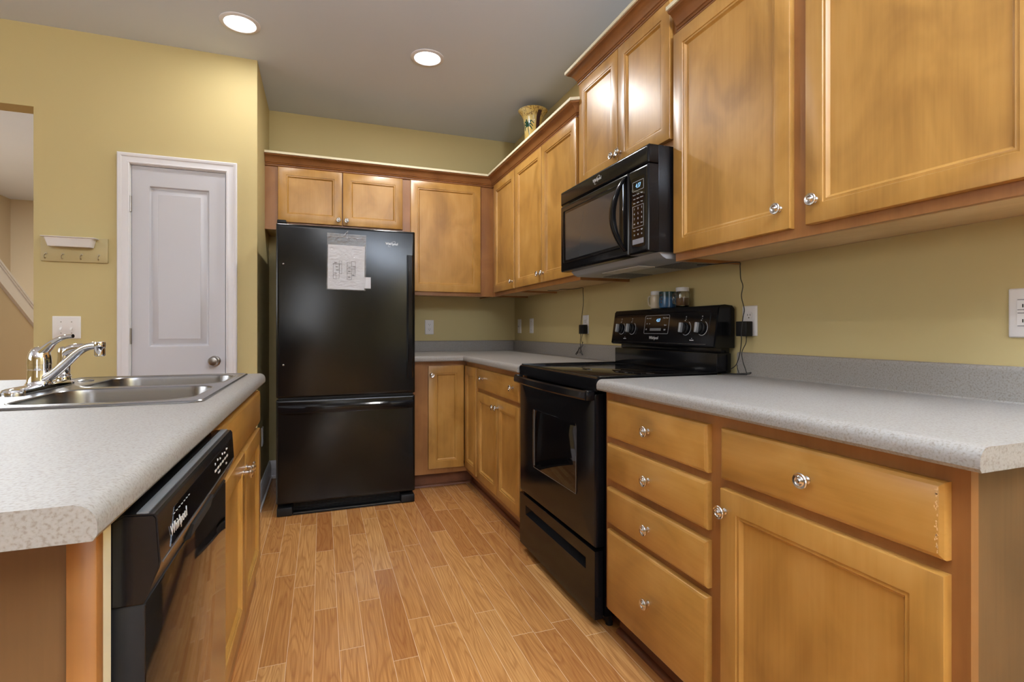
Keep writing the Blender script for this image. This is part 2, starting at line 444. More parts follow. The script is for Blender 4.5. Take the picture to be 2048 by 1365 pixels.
# wall in front of the pantry, with the door hole and the hall opening left of it
XO, ZO = -1.425, 2.271
DX0, DX1, DZ = -0.998, -0.524, 2.017
bm = NB()
box(bm, (DX1, YA, 0), (XA, YA+.12, HC)); box(bm, (XO, YA, 0), (DX0, YA+.12, HC)); box(bm, (DX0, YA, DZ), (DX1, YA+.12, HC))
box(bm, (-2.85, YA, ZO), (XO, YA+.12, HC)); box(bm, (XL, YA, 0), (-2.85, YA+.12, HC))
bmesh.ops.remove_doubles(bm, verts=bm.verts[:], dist=1e-5)
struct(obj('wall_pantry', bm, M_wall, smooth=False))
bm = NB(); box(bm, (XA-.1, YA+.12, 0), (XA, YB, HC)); struct(obj('wall_side', bm, M_wall, smooth=False))
bm = NB(); box(bm, (XL-.1, YN, 0), (XL, YH, HC)); struct(obj('wall_left', bm, M_wall, smooth=False))
bm = NB(); box(bm, (XL, YN-.1, 0), (XR, YN, HC)); struct(obj('wall_rear', bm, M_wall, smooth=False))
bm = NB(); box(bm, (-3.7, YA+.12, 0), (-3.6, YH, HC)); box(bm, (-3.6, YH, 0), (-1.1, YH+.1, HC)); box(bm, (-1.2, YB+.1, 0), (-1.1, YH, HC))
struct(obj('wall_hall', bm, M_hall, smooth=False))
# half wall of the stair seen through the opening, white sloping cap
bm = NB()
xs_ = -2.22
def ztop(y): return 1.596-0.6435*(y-4.816)
loft(bm, [[(x, 3.75, 0), (x, 6.6, 0), (x, 6.6, ztop(6.6)-.02), (x, 3.75, ztop(3.75)-.02)] for x in (xs_-.11, xs_)])
struct(obj('wall_stair', bm, M_hall, smooth=False))
bm = NB()
for dz0, dz1, x0, x1 in ((-0.150, -0.012, xs_, xs_+.016), (-0.019, 0.0, xs_-.125, xs_+.030), (-0.034, -0.019, xs_, xs_+.024), (-0.156, -0.138, xs_, xs_+.023)):
    loft(bm, [[(x, 3.75, ztop(3.75)+dz0), (x, 6.6, ztop(6.6)+dz0), (x, 6.6, ztop(6.6)+dz1), (x, 3.75, ztop(3.75)+dz1)] for x in (x0, x1)])
struct(obj('trim_1', bm, M_trim, smooth=False))

# baseboards
bprof = [(0, 0), (0.022, 0), (0.024, 0.018), (0.016, 0.024), (0.016, 0.100), (0.012, 0.108), (0.010, 0.122), (0.004, 0.130), (0, 0.130)]
def rprof(p): return [(-a, b) for a, b in p]
bm = NB(); sweep(bm, [(DX1+0.055, YA), (XA, YA), (XA, YB), (-0.26, YB)], rprof(bprof)); struct(obj('baseboard_side', bm, M_trim))
bm = NB(); sweep(bm, [(XO, YA), (DX0-0.055, YA)], rprof(bprof)); struct(obj('baseboard_pantry', bm, M_trim))

# pantry door
dr = sempty('door_1', (-0.76, YA, 0))
bm = NB()
cprof = [(0.0, 0.0), (0.0, 0.012), (0.006, 0.016), (0.014, 0.012), (0.036, 0.014), (0.042, 0.019), (0.052, 0.021), (0.057, 0.017), (0.057, 0.0)]
# the casing is one mitred moulding around the opening: (outward, proud of wall)
W0, W1, H1 = DX0, DX1, DZ
for (o, d) in [(0, 0)]: pass
rings = []
for k in range(4):
    ring = []
    for o, d in cprof:
        if k == 0: x, z = W0-o, 0
        if k == 1: x, z = W0-o, H1+o
        if k == 2: x, z = W1+o, H1+o
        if k == 3: x, z = W1+o, 0
        ring.append((x, YA-d, z))
    rings.append(ring)
loft(bm, rings); obj('casing', bm, M_trim, dr)
bm = NB()
box(bm, (DX0, YA+.001, 0), (DX0+.004, YA+.11, DZ)); box(bm, (DX1-.004, YA+.001, 0), (DX1, YA+.11, DZ)); box(bm, (DX0, YA+.001, DZ-.004), (DX1, YA+.11, DZ))
obj('jamb', bm, M_trim, dr, smooth=False)
bm = NB()
X0, X1, Z0, Z1 = -0.992, -0.531, 0.012, 2.010
P0, P1 = -0.912, -0.612
ybf = YA+0.004                                   # leaf face, a little behind the casing
def leaf_strip(x0, z0, x1, z1): box(bm, (x0, ybf, z0), (x1, ybf+.035, z1))
leaf_strip(X0, Z0, P0, Z1); leaf_strip(P1, Z0, X1, Z1); leaf_strip(P0, 1.905, P1, Z1); leaf_strip(P0, 0.83, P1, 0.995); leaf_strip(P0, Z0, P1, 0.21)
for z0, z1 in ((0.995, 1.905), (0.21, 0.83)):
    rectloft(bm, FB, P0, z0, P1, z1, [(0, -ybf), (0.003, -ybf-0.001), (0.008, -ybf-0.014), (0.016, -ybf-0.016), (0.044, -ybf-0.005), (0.046, -ybf-0.003), (0.049, -ybf-0.003)], cap0=False)
obj('leaf', bm, M_doorw, dr)
bm = NB()
lathe(bm, (-0.585, ybf, 0.909), (0, -1, 0), [(0.031, 0), (0.031, 0.004), (0.026, 0.008), (0.012, 0.012), (0.011, 0.030), (0.020, 0.036), (0.027, 0.045), (0.0275, 0.054), (0.022, 0.063), (0.010, 0.066), (0.0, 0.066)], 28)
obj('door_knob', bm, M_nick, dr)
for z in (1.793, 1.056, 0.32):
    bm = NB()
    lathe(bm, (-0.995, YA-0.006, z-0.045), (0, 0, 1), [(0.0, 0), (0.0065, 0.001), (0.0065, 0.089), (0.0, 0.09)], 12)
    obj('hinge', bm, M_nick, dr)

# ------------------------------------------------------------------ lamps in the ceiling
def can(x, y, label):
    t = thing('recessed_light', label, 'ceiling light', (x, y, HC-0.008), 'recessed ceiling lights')
    bm = NB(); o = (x, y, HC)
    lathe(bm, o, (0, 0, -1), [(0.098, 0), (0.098, 0.003), (0.092, 0.006), (0.078, 0.007), (0.074, 0.002), (0.074, 0.0)], 40)
    obj('trim_ring', bm, M_trim, t)
    bm = NB(); lathe(bm, (x, y, HC), (0, 0, -1), [(0.073, 0.0), (0.073, 0.003), (0.05, 0.006), (0, 0.007)], 40)
    obj('lens', bm, M_lamp, t)
can(*CANS[0], 'round white recessed ceiling light nearer the pantry door, left of the two')
can(*CANS[1], 'round white recessed ceiling light in front of the wall cabinets, right of the two')
for x, y in CANS[2:]:  # assumed lamps, unseen from the camera
    bm = NB(); lathe(bm, (x, y, HC), (0, 0, -1), [(0.098, 0), (0.098, 0.003), (0.08, 0.007), (0, 0.007)], 32)
    tag(obj('recessed_light', bm, M_lamp), 'assumed round recessed ceiling light behind the camera side of the room', 'ceiling light', 'assumed recessed ceiling lights out of view')

# ------------------------------------------------------------------ cabinet builders
def door_bm(F, a0, b0, a1, b1, d, th=0.019):
    bm = NB()
    rectloft(bm, F, a0, b0, a1, b1, [(0, d-th), (0, d-0.004), (0.0015, d-0.001), (0.004, d), (0.052, d), (0.0535, d-0.003), (0.057, d-0.0035), (0.0605, d-0.0025), (0.0645, d-0.0075), (0.068, d-0.0105), (0.070, d-0.0105)])
    return bm
def drawer_bm(F, a0, b0, a1, b1, d, th=0.019):
    bm = NB()
    rectloft(bm, F, a0, b0, a1, b1, [(0, d-th), (0, d-0.007), (0.002, d-0.0035), (0.007, d-0.001), (0.009, d)])
    return bm
def knob(F, a, b, d, parent):
    bm = NB()
    lathe(bm, F.p(a, b, d), F.n, [(0.0085, 0), (0.0085, 0.002), (0.0055, 0.005), (0.0055, 0.012), (0.009, 0.016), (0.0165, 0.0185), (0.0168, 0.0215), (0.0155, 0.0235), (0.0115, 0.0225), (0.0095, 0.0245), (0.0078, 0.0222), (0.006, 0.0235), (0.004, 0.0262), (0.0, 0.027)], 28)
    return obj('knob', bm, M_knob, parent)
def cdoor(F, a0, b0, a1, b1, d, parent, kn=None, label=None):
    o = obj('door', door_bm(F, a0, b0, a1, b1, d), M_door, parent)
    if kn: knob(F, kn[0], kn[1], d, o)
    return o
def cdrawer(F, a0, b0, a1, b1, d, parent, kns=(), mat=None):
    o = obj('drawer', drawer_bm(F, a0, b0, a1, b1, d), mat or M_door_y, parent)
    for k in kns: knob(F, k[0], k[1], d, o)
    return o
def carcass(F, a0, b0, a1, b1, dback, dfront, parent, mats, bottom_up=0.0, open_top=False, th=0.016, toe=None):
    """hollow box of panels behind the face frame; mats: side, bottom"""
    bm = NB()
    fbox(bm, F, a0, b0, a0+th, b1, dback, dfront); fbox(bm, F, a1-th, b0, a1, b1, dback, dfront)
    fbox(bm, F, a0+th, b0+bottom_up, a1-th, b1, dback, dback+0.006)
    if not open_top: fbox(bm, F, a0+th, b1-th, a1-th, b1, dback+.006, dfront)
    obj('cabinet_body', bm, mats[0], parent, smooth=False)
    bm = NB(); fbox(bm, F, a0+th, b0+bottom_up, a1-th, b0+bottom_up+th, dback+.006, dfront)
    obj('bottom_panel', bm, mats[1], parent, smooth=False)
def frame_bm(F, a0, b0, a1, b1, d0, d1, openings):
    """solid face frame with the openings cut out (openings: rectangles a0,b0,a1,b1 stacked in columns)"""
    bm = NB()
    xs = sorted(set([a0, a1]+[o[0] for o in openings]+[o[2] for o in openings]))
    for i in range(len(xs)-1):
        m = (xs[i]+xs[i+1])/2
        cuts = sorted([(o[1], o[3]) for o in openings if o[0] < m < o[2]])
        z = b0
        for c0, c1 in cuts:
            if c0 > z+1e-5: fbox(bm, F, xs[i], z, xs[i+1], c0, d0, d1)
            z = c1
        if b1 > z+1e-5: fbox(bm, F, xs[i], z, xs[i+1], b1, d0, d1)
    bmesh.ops.remove_doubles(bm, verts=bm.verts[:], dist=1e-6)
    return bm
def doorcut(a0, b0, a1, b1, e=0.012): return (a0+e, b0+e, a1-e, b1-e)

ZU, ZUB, ZUT = 1.380, 1.352, 2.220
UF, UD = -1.2694, -1.2506      # right run uppers: frame plane, door face (d = -x)
BF, BD = -3.860, -3.841        # back run uppers

# --- cabinet over the refrigerator
t = thing('wall_cabinet', 'short two-door maple wall cabinet above the black refrigerator', 'cabinet', (0.115, 4.01, 1.779))
A0, A1 = XA, 0.590
ds = [(-0.279, 1.833, 0.137, 2.208), (0.143, 1.833, 0.5625, 2.208)]
obj('face_frame', frame_bm(FB, A0, 1.779, A1, ZUT, BF-.019, BF, [doorcut(*q) for q in ds]), M_frame, t, smooth=False)
carcass(FB, A0, 1.779, A1, ZUT, -YB, BF-.019, t, (M_frame, M_raw), 0.0)
cdoor(FB, *ds[0], BD, t, (0.113, 1.868)); cdoor(FB, *ds[1], BD, t, (0.168, 1.868))
# --- back corner cabinet
t = thing('wall_cabinet', 'tall single-door maple wall cabinet right of the refrigerator', 'cabinet', (0.93, 4.01, ZUB))
q = (0.6217, ZU, 1.164, 2.208)
obj('face_frame', frame_bm(FB, A1, ZUB, 1.2694, ZUT, BF-.019, BF, [doorcut(*q)]), M_frame, t, smooth=False)
carcass(FB, A1, ZUB, 1.2694, ZUT, -YB, BF-.019, t, (M_frame, M_raw), 0.012)
cdoor(FB, *q, BD, t)
# --- narrow corner cabinet on the right wall
t = thing('wall_cabinet', 'narrow one-door maple wall cabinet in the inner corner', 'cabinet', (1.42, 3.75, ZUB))
q = (-3.783, ZU, -3.341, 2.208)
obj('face_frame', frame_bm(FR, -3.860, ZUB, -3.3305, ZUT, UF-.019, UF, [doorcut(*q)]), M_frame, t, smooth=False)
carcass(FR, -3.879, ZUB, -3.3305, ZUT, -XR, UF-.019, t, (M_frame, M_raw), 0.012)
cdoor(FR, *q, UD, t, (-3.369, 1.431))
# --- double cabinet left of the microwave
t = thing('wall_cabinet', 'two-door maple wall cabinet left of the microwave', 'cabinet', (1.42, 2.86, ZUB))
ds = [(-3.320, ZU, -2.868, 2.208), (-2.864, ZU, -2.4144, 2.208)]
obj('face_frame', frame_bm(FR, -3.3305, ZUB, -2.396, ZUT, UF-.019, UF, [doorcut(*q) for q in ds]), M_frame, t, smooth=False)
carcass(FR, -3.3305, ZUB, -2.396, ZUT, -XR, UF-.019, t, (M_frame, M_raw), 0.012)
cdoor(FR, *ds[0], UD, t, (-2.893, 1.434)); cdoor(FR, *ds[1], UD, t, (-2.835, 1.434))
# --- cabinet above the microwave
ZT2 = 2.372
t = thing('wall_cabinet', 'raised two-door maple wall cabinet above the microwave', 'cabinet', (1.42, 2.01, 1.795))
ds = [(-2.378, 1.824, -2.010, 2.360), (-2.006, 1.824, -1.6377, 2.360)]
obj('face_frame', frame_bm(FR, -2.392, 1.795, -1.626, ZT2, UF-.019, UF, [doorcut(*q) for q in ds]), M_frame, t, smooth=False)
carcass(FR, -2.392, 1.795, -1.626, ZT2, -XR, UF-.019, t, (M_frame, M_raw), 0.0)
cdoor(FR, *ds[0], UD, t, (-2.036, 1.884)); cdoor(FR, *ds[1], UD, t, (-1.982, 1.884))
# --- near cabinet
t = thing('wall_cabinet', 'large two-door maple wall cabinet nearest the camera, above the bare counter', 'cabinet', (1.42, 1.07, ZUB))
near_cab = t
ds = [(-1.617, ZU, -1.0994, 2.208), (-1.0498, ZU, -0.532, 2.208)]
obj('face_frame', frame_bm(FR, -1.624, ZUB, -0.500, ZUT, UF-.019, UF, [doorcut(*q) for q in ds]), M_frame, t, smooth=False)
carcass(FR, -1.624, ZUB, -0.500, ZUT, -XR, UF-.019, t, (M_frame, M_raw), 0.012)
cdoor(FR, *ds[0], UD, t, (-1.132, 1.442)); cdoor(FR, *ds[1], UD, t, (-1.017, 1.442))

# --- crown mouldings
def crown(name, path, ztop, label, base):
    t = thing(name, label, 'moulding', base)
    h = 0.085; z0 = ztop-h
    p = [(0.0, 0.0), (0.007, 0.0), (0.011, 0.004), (0.011, 0.009), (0.007, 0.0115), (0.012, 0.0135), (0.015, 0.018), (0.011, 0.0225), (0.016, 0.025), (0.026, 0.044), (0.042, 0.060), (0.052, 0.063), (0.056, 0.068), (0.056, 0.071), (0.0, 0.071)]
    bm = NB(); sweep(bm, path, [(-a, z0+b) for a, b in p]); obj('crown_profile', bm, M_crown, t)
    bm = NB(); sweep(bm, path, [(-a, z0+b) for a, b in ((-0.008, 0.0715), (0.0625, 0.0715), (0.0625, 0.086), (-0.008, 0.086))]); o = obj('top_strip', bm, M_cream, t, smooth=False)
    o['label'] = 'pale unfinished strip along the top of the crown'
    return t
# travel so that LEFT of travel points into the cabinet -> offsets negated point outward
crown('crown_moulding', [(1.2694+0.05, 2.400), (1.2694+0.0005, 2.428), (1.2694+0.0005, 3.8595), (XA+0.002, 3.8595)][::-1], 2.296,
      'L-shaped maple crown moulding over the refrigerator and corner wall cabinets', (0.9, 3.83, 2.22))
crown('crown_moulding', [(XR-.002, 2.3925), (1.269, 2.3925), (1.269, 1.6255), (XR-.002, 1.6255)], 2.452,
      'raised maple crown moulding over the cabinet above the microwave', (1.24, 2.0, 2.372))
crown('crown_moulding', [(1.269, 1.602), (1.269, 0.4995), (XR-.002, 0.4995)], 2.296,
      'maple crown moulding on top of the nearest wall cabinet', (1.24, 1.05, 2.22))

# ------------------------------------------------------------------ base cabinets
T1, T1B, T5, T6 = 0.8444, 0.7172, 0.6937, 0.112
BXF, BXD = -0.957, -0.938
def toe(F, a0, a1, d, parent, mat=M_toe):
    bm = NB(); fbox(bm, F, a0, 0.0, a1, 0.10, d-0.016, d)
    obj('toe_kick', bm, mat, parent, smooth=False)
ZC0 = 0.8758
# near base cabinet: drawers
t = thing('base_cabinet', 'maple base cabinet with a stack of four drawers right of the range', 'cabinet', (1.26, 1.365, 0.0))
ds = [(-1.5776, T1B, -1.0781, T1), (-1.5776, 0.5682, -1.0781, 0.6937), (-1.5776, 0.416, -1.0781, 0.5401), (-1.5776, T6, -1.0781, 0.3925)]
obj('face_frame', frame_bm(FR, -1.608, 0.100, -1.054, ZC0, BXF-.019, BXF, [doorcut(*q) for q in ds]), M_frame, t, smooth=False)
carcass(FR, -1.608, 0.100, -1.054, ZC0, -XR+.02, BXF-.019, t, (M_frame, M_raw))
for q, kz in zip(ds, (0.780, 0.629, 0.479, 0.254)):
    o = cdrawer(FR, *q, BXD, t, [(-1.330, kz)])
toe(FR, -1.608, -1.054, -1.012, t)
# near base cabinet: drawer over door
t = thing('base_cabinet', 'maple base cabinet with a wide worn drawer over one door, nearest the camera', 'cabinet', (1.26, 0.78, 0.0))
dd, do = (-1.030, T1B, -0.5335, T1), (-1.030, T6, -0.5335, 0.6937)
obj('face_frame', frame_bm(FR, -1.054, 0.100, -0.507, ZC0, BXF-.019, BXF, [doorcut(*q) for q in (dd, do)]), M_frame, t, smooth=False)
carcass(FR, -1.054, 0.100, -0.507, ZC0, -XR+.02, BXF-.019, t, (M_side, M_raw))
wd = cdrawer(FR, *dd, BXD, t, [(-0.782, 0.781)])
cdoor(FR, *do, BXD, t, (-1.012, 0.640))
toe(FR, -1.054, -0.507, -1.012, t)
# scuffed edge of that drawer: irregular chips down to the pale wood
def chips(par, a, z0, z1, n, seed):
    rnd = random.Random(seed); bm = NB()
    for i in range(n):
        z = rnd.uniform(z0, z1); w_ = rnd.uniform(0.0006, 0.0022); h = rnd.uniform(0.001, 0.007); aa = a - abs(rnd.gauss(0, 0.0022))
        k = 6; c = [(aa+w_*math.cos(2*PI*j/k)*rnd.uniform(.5, 1), z+h*0.5*math.sin(2*PI*j/k)*rnd.uniform(.5, 1)) for j in range(k)]
        loft(bm, [[FR.p(x, y, BXD-0.0003) for x, y in c], [FR.p(x, y, BXD+0.00025) for x, y in c]])
    o = obj('worn_edge', bm, M_chip, par, smooth=False); o['label'] = 'pale chipped finish along the drawer edge'
M_chip = plain('bare pale wood', srgb(226, 186, 132), 0.7)
chips(wd, -0.5428, T1B+.01, T1-.01, 46, 3)
# far base cabinet
t = thing('base_cabinet', 'maple base cabinet with one wide drawer over two doors left of the range', 'cabinet', (1.26, 2.8, 0.0))
dd = (-3.177, T1B, -2.4325, T1); d1, d2 = (-3.177, 0.137, -2.792, 0.6937), (-2.788, 0.137, -2.4325, 0.6937)
obj('face_frame', frame_bm(FR, -3.193, 0.100, -2.408, ZC0, BXF-.019, BXF, [doorcut(*q) for q in (dd, (d1[0], d1[1], d2[2], d2[3]))]), M_frame, t, smooth=False)
carcass(FR, -3.193, 0.100, -2.408, ZC0, -XR+.02, BXF-.019, t, (M_frame, M_raw))
cdrawer(FR, *dd, BXD, t, [(-3.055, 0.787), (-2.515, 0.787)])
cdoor(FR, *d1, BXD, t, (-2.818, 0.643)); cdoor(FR, *d2, BXD, t, (-2.757, 0.647))
toe(FR, -3.193, -2.408, -1.012, t)
# corner cabinet with a folding two-leaf door
t = thing('corner_cabinet', 'maple corner base cabinet with a folding two-leaf door', 'cabinet', (1.2, 3.8, 0.0))
YBD, YBF = -3.4875, -3.506
bm = frame_bm(FB, 0.575, 0.100, 0.957, ZC0, YBF-.019, YBF, [doorcut(0.6846, 0.137, 0.957+.012, T1)])
b2 = frame_bm(FR, -3.506, 0.100, -3.193, ZC0, BXF-.019, BXF, [doorcut(-3.506-.012, 0.137, -3.21, T1)])
me = bpy.data.meshes.new('t'); b2.to_mesh(me); bm.from_mesh(me); b2.free()
obj('face_frame', bm, M_frame, t, smooth=False)
bm = NB(); box(bm, (0.575, 3.525, 0.10), (0.591, YB-.02, ZC0)); box(bm, (0.591, YB-.036, 0.10), (XR-.02, YB-.02, ZC0)); box(bm, (XR-.036, 3.193, 0.10), (XR-.02, YB-.036, ZC0)); box(bm, (0.976, 3.193, .10), (XR-.036, 3.209, ZC0))
obj('cabinet_body', bm, M_frame, t, smooth=False)
cdoor(FB, 0.6846, 0.137, 0.936, T1, YBD, t, (0.706, 0.784))
obj('door', door_bm(FR, -3.486, 0.137, -3.213, T1, BXD), M_door, t)
bm = NB(); fbox(bm, FB, 0.575, 0, 1.028, 0.10, -3.577, -3.561); fbox(bm, FR, -3.561, 0, -3.193, .10, -1.028, -1.012); obj('toe_kick', bm, M_toe, t, smooth=False)
# quarter round along the toe kicks
def quarter(path, label):
    bm = NB(); sweep(bm, path, [(0, 0.0), (-0.016, 0.0), (-0.0155, 0.006), (-0.012, 0.012), (-0.006, 0.0155), (0, 0.016)])
    tag(obj('shoe_moulding', bm, M_toe), label, 'moulding')
quarter([(0.575, 3.5605), (1.0115, 3.5605), (1.0115, 2.408)], 'brown shoe moulding at the floor under the corner cabinets')
quarter([(1.0115, 1.608), (1.0115, 0.507)], 'brown shoe moulding at the floor under the drawer cabinets')

# ------------------------------------------------------------------ countertops
CT0, CT1 = 0.8763, 0.9144
nose = [(0.045, CT0), (0.004, CT0), (0.0, CT0+.006), (0.0, CT0+.018), (0.0022, CT0+.026), (0.007, CT0+.0325), (0.013, CT0+.0365), (0.020, CT1+0.0003), (0.045, CT1)]
def splash_prof(h=0.088, th=0.019): return [(0, 0), (0, h), (th-.008, h), (th-.003, h-.002), (th-.0005, h-.006), (th, h-.012), (th, 0.004), (th+.004, 0.0)]
# near right
t = thing('countertop', 'speckled grey laminate countertop right of the range', 'countertop', (1.25, 1.05, CT0))
bm = NB(); sweep(bm, [(0.918, 1.612), (0.918, 0.475)], nose)
box(bm, (0.963, 0.475, CT0), (XR-.0195, 1.612, CT1))
obj('deck', bm, M_lam, t)
bm = NB(); sweep(bm, [(XR-.0005, 1.607), (XR-.0005, 0.478)], [(-a, CT1-.0+b) for a, b in splash_prof()]); obj('backsplash', bm, M_lam, t)
# far L
t = thing('countertop', 'L-shaped speckled grey laminate countertop left of the range, in the corner', 'countertop', (1.2, 3.5, CT0))
bm = NB(); sweep(bm, [(0.572, 3.451), (0.918, 3.451), (0.918, 2.402)], nose)
box(bm, (0.572, 3.496, CT0), (0.963, YB-.0195, CT1)); box(bm, (0.963, 2.402, CT0), (XR-.0195, YB-.0195, CT1))
obj('deck', bm, M_lam, t)
bm = NB(); sweep(bm, [(0.572, YB-.0005), (XR-.0005, YB-.0005), (XR-.0005, 2.404)], [(-a, CT1+b) for a, b in splash_prof()]); obj('backsplash', bm, M_lam, t)
# island
SX0, SX1, SY0, SY1 = -0.817, -0.271, 1.427, 2.280
bowls = [(-0.690, 1.480, -0.306, 1.828), (-0.690, 1.880, -0.306, 2.232)]
hole = rrect(SX0+.02, SY0+.02, SX1-.02, SY1-.02, 0.04)
t = thing('island_countertop', 'speckled grey laminate island countertop with a worn front edge, around the sink', 'countertop', (-0.7, 1.45, CT0))
bm = NB(); sweep(bm, [(-0.213, 0.634), (-0.213, 2.304)], nose)
slab2d(bm, [(-1.20, 0.634), (-0.258, 0.634), (-0.258, 2.304), (-1.20, 2.304)], [hole], CT0, CT1)
obj('deck', bm, M_lam, t)

# ------------------------------------------------------------------ island cabinets
IF_, ID = -0.239, -0.220
t = thing('sink_cabinet', 'maple sink base cabinet beyond the dishwasher in the island', 'cabinet', (-0.55, 1.78, 0.0))
ff = (1.350, 0.735, 2.188, 0.858); d1, d2 = (1.350, 0.205, 1.765, 0.715), (1.769, 0.205, 2.188, 0.715)
obj('face_frame', frame_bm(FI, 1.337, 0.10, 2.215, ZC0, IF_-.019, IF_, [doorcut(*ff), doorcut(d1[0], d1[1], d2[2], d2[3])]), M_frame, t, smooth=False)
carcass(FI, 1.337, 0.10, 2.215, ZC0, -0.84, IF_-.019, t, (M_frame, M_raw), open_top=True)
obj('false_drawer_front', drawer_bm(FI, *ff, ID), M_door_y, t)
cdoor(FI, *d1, ID, t, (1.735, 0.660)); cdoor(FI, *d2, ID, t, (1.799, 0.660))
bm = NB(); fbox(bm, FI, 1.337, 0, 2.215, .10, -0.292, -0.276); obj('toe_kick', bm, M_quarter, t, smooth=False)
bm = NB(); sweep(bm, [(-0.276, 1.337), (-0.276, 2.215)], [(0, 0.0), (-0.016, 0.0), (-0.0155, 0.006), (-0.012, 0.012), (-0.006, 0.0155), (0, 0.016)]); obj('shoe_strip', bm, M_quarter, t)
# end panel at the near side of the dishwasher
t = thing('island_end_panel', 'brown wooden end panel closing the near end of the island', 'panel', (-0.5, 0.71, 0.0))
bm = NB(); box(bm, (-1.10, 0.700, 0.0), (-0.262, 0.716, ZC0)); obj('panel', bm, M_side, t, smooth=False)
bm = NB(); rbox(bm, (-0.2615, 0.694, 0.0), (-0.2335, 0.713, ZC0), 0.0015); o = obj('stile', bm, M_frame, t); o['label'] = 'orange-brown corner stile'
bm = NB(); box(bm, (-0.2615, 0.7135, 0.0), (-0.2375, 0.7475, ZC0)); o = obj('lit_edge_strip', bm, M_cream, t, smooth=False); o['label'] = 'pale strip painted as the lit stile edge beside the dishwasher'  # pale colour imitates light catching the aisle edge of the stile
t2 = tag(None or obj('island_back_panel', (lambda b: (box(b, (-1.10, 0.7165, 0.0), (-1.084, 2.215, ZC0)), b)[1])(NB()), M_side, smooth=False), 'brown wooden panel along the seating side of the island', 'panel')

# ------------------------------------------------------------------ dishwasher
t = thing('dishwasher', 'black built-in dishwasher in the island, under the laminate counter', 'dishwasher', (-0.5, 1.03, 0.0))
Y0, Y1 = 0.750, 1.325
DWX = -0.0105
bm = NB(); box(bm, (-0.80, Y0+.004, 0.10), (-0.2475, Y1-.004, 0.868)); box(bm, (-0.80, Y0+.004, 0.004), (-0.31, Y1-.004, 0.0995)); obj('tub', bm, M_blkmat, t, smooth=False)
pr_ = [(-0.2475, 0.757), (-0.244, 0.752), (-0.2065, 0.752), (-0.2035, 0.757), (-0.1885, 0.795), (-0.1875, 0.801), (-0.191, 0.857), (-0.1945, 0.862), (-0.2255, 0.864), (-0.2475, 0.853)]
bm = NB(); loft(bm, [[(x, Y0, z) for x, z in pr_], [(x, Y1, z) for x, z in pr_]]); 
bmesh.ops.bevel(bm, geom=[e for e in bm.edges if abs(e.verts[0].co.y-e.verts[1].co.y) < 1e-6], offset=0.002, segments=2, affect='EDGES')
cp = obj('control_panel', bm, M_blk, t)
bm = NB(); box(bm, (-0.2135, Y0+.004, 0.8626), (-0.2005, Y1-.004, 0.8646)); o = obj('silver_strip', bm, M_grey, cp, smooth=False); o['label'] = 'grey metallic strip on top of the control panel'
# control glass, logo and printing lie on the slightly tilted front of the panel
ang = math.atan2(0.0035, 0.056)
FD_ = Fr((0, 1, 0), (-math.sin(ang), 0, math.cos(ang)), (math.cos(ang), 0, math.sin(ang)), (-0.1875, 0, 0.801))
bm = NB(); fbox_pts = [(Y0+.045, 0.002), (Y1-.03, 0.002), (Y1-.03, 0.046), (Y0+.075, 0.046)]
loft(bm, [[FD_.p(a, b, 0.0) for a, b in fbox_pts], [FD_.p(a, b, 0.0008) for a, b in fbox_pts]]); o = obj('control_glass', bm, M_blkgloss, cp, smooth=False)
ring_line_bm = NB(); ring_line(ring_line_bm, FD_, [(Y0+.01, -0.002), (Y1-.01, -0.002)], 0.0002, 0.0022); obj('lower_edge', ring_line_bm, M_grey, cp, smooth=False)
bm = NB(); text(bm, FD_, 'Whirlpool', Y0+.092, 0.020, 0.0012, 0.021)
obj('logo_lettering', bm, M_logo, cp, smooth=False); bm = NB()
for i in range(7): text(bm, FD_, '---', Y0+.07+i*.014, 0.039, 0.0012, 0.008)
obj('indicator_marks', bm, M_print, cp, smooth=False); bm = NB()
for i, a in enumerate((.36, .385, .41, .435, .46, .485)):
    text(bm, FD_, ('Hi', 'Air', 'Eco', '4hr', 'Pots', 'Rinse')[i], Y0+a, 0.034+0.003*(i % 2), 0.0012, 0.0065)
    ring_line(bm, FD_, [(Y0+a-.006, 0.022), (Y0+a+.006, 0.022)], 0.0009, 0.004)
text(bm, FD_, 'Normal', Y0+.39, 0.012, 0.0012, 0.006); text(bm, FD_, 'Start', Y0+.47, 0.010, 0.0012, 0.006)
obj('button_lettering', bm, M_logo, cp, smooth=False)
bm = NB(); rbox(bm, (-0.247, Y0+.003, 0.112), (-0.2040, Y1-.003, 0.7515), 0.003, 2)
bmesh.ops.recalc_face_normals(bm, faces=bm.faces[:]); bm.normal_update()
for f in bm.faces: f.material_index = 0 if f.normal.x > 0.9 else 1
dd_ = obj('door_panel', bm, [M_dwface, M_blkmat], t)
bm = NB(); hb = [(-0.207, 0.7555), (-0.1965, 0.7605), (-0.1915, 0.782), (-0.1985, 0.784)]
loft(bm, [[(x, Y0+.20, z-.004) for x, z in hb], [(x, Y0+.36, z-.004) for x, z in hb]]); obj('handle_pocket', bm, M_dark, cp)
ring_line_bm = NB(); ring_line(ring_line_bm, Fr((0, 1, 0), (-.37, 0, .93), (.93, 0, .37), (-0.2010, 0, 0.765)), [(Y0+.205, 0), (Y0+.355, 0)], 0.004, 0.004); o = obj('pocket_lip', ring_line_bm, M_grey, cp, smooth=False)
bm = NB(); box(bm, (-0.309, Y0+.004, 0.004), (-0.27, Y1-.004, 0.1115)); obj('kick_plate', bm, M_blkmat, t, smooth=False)

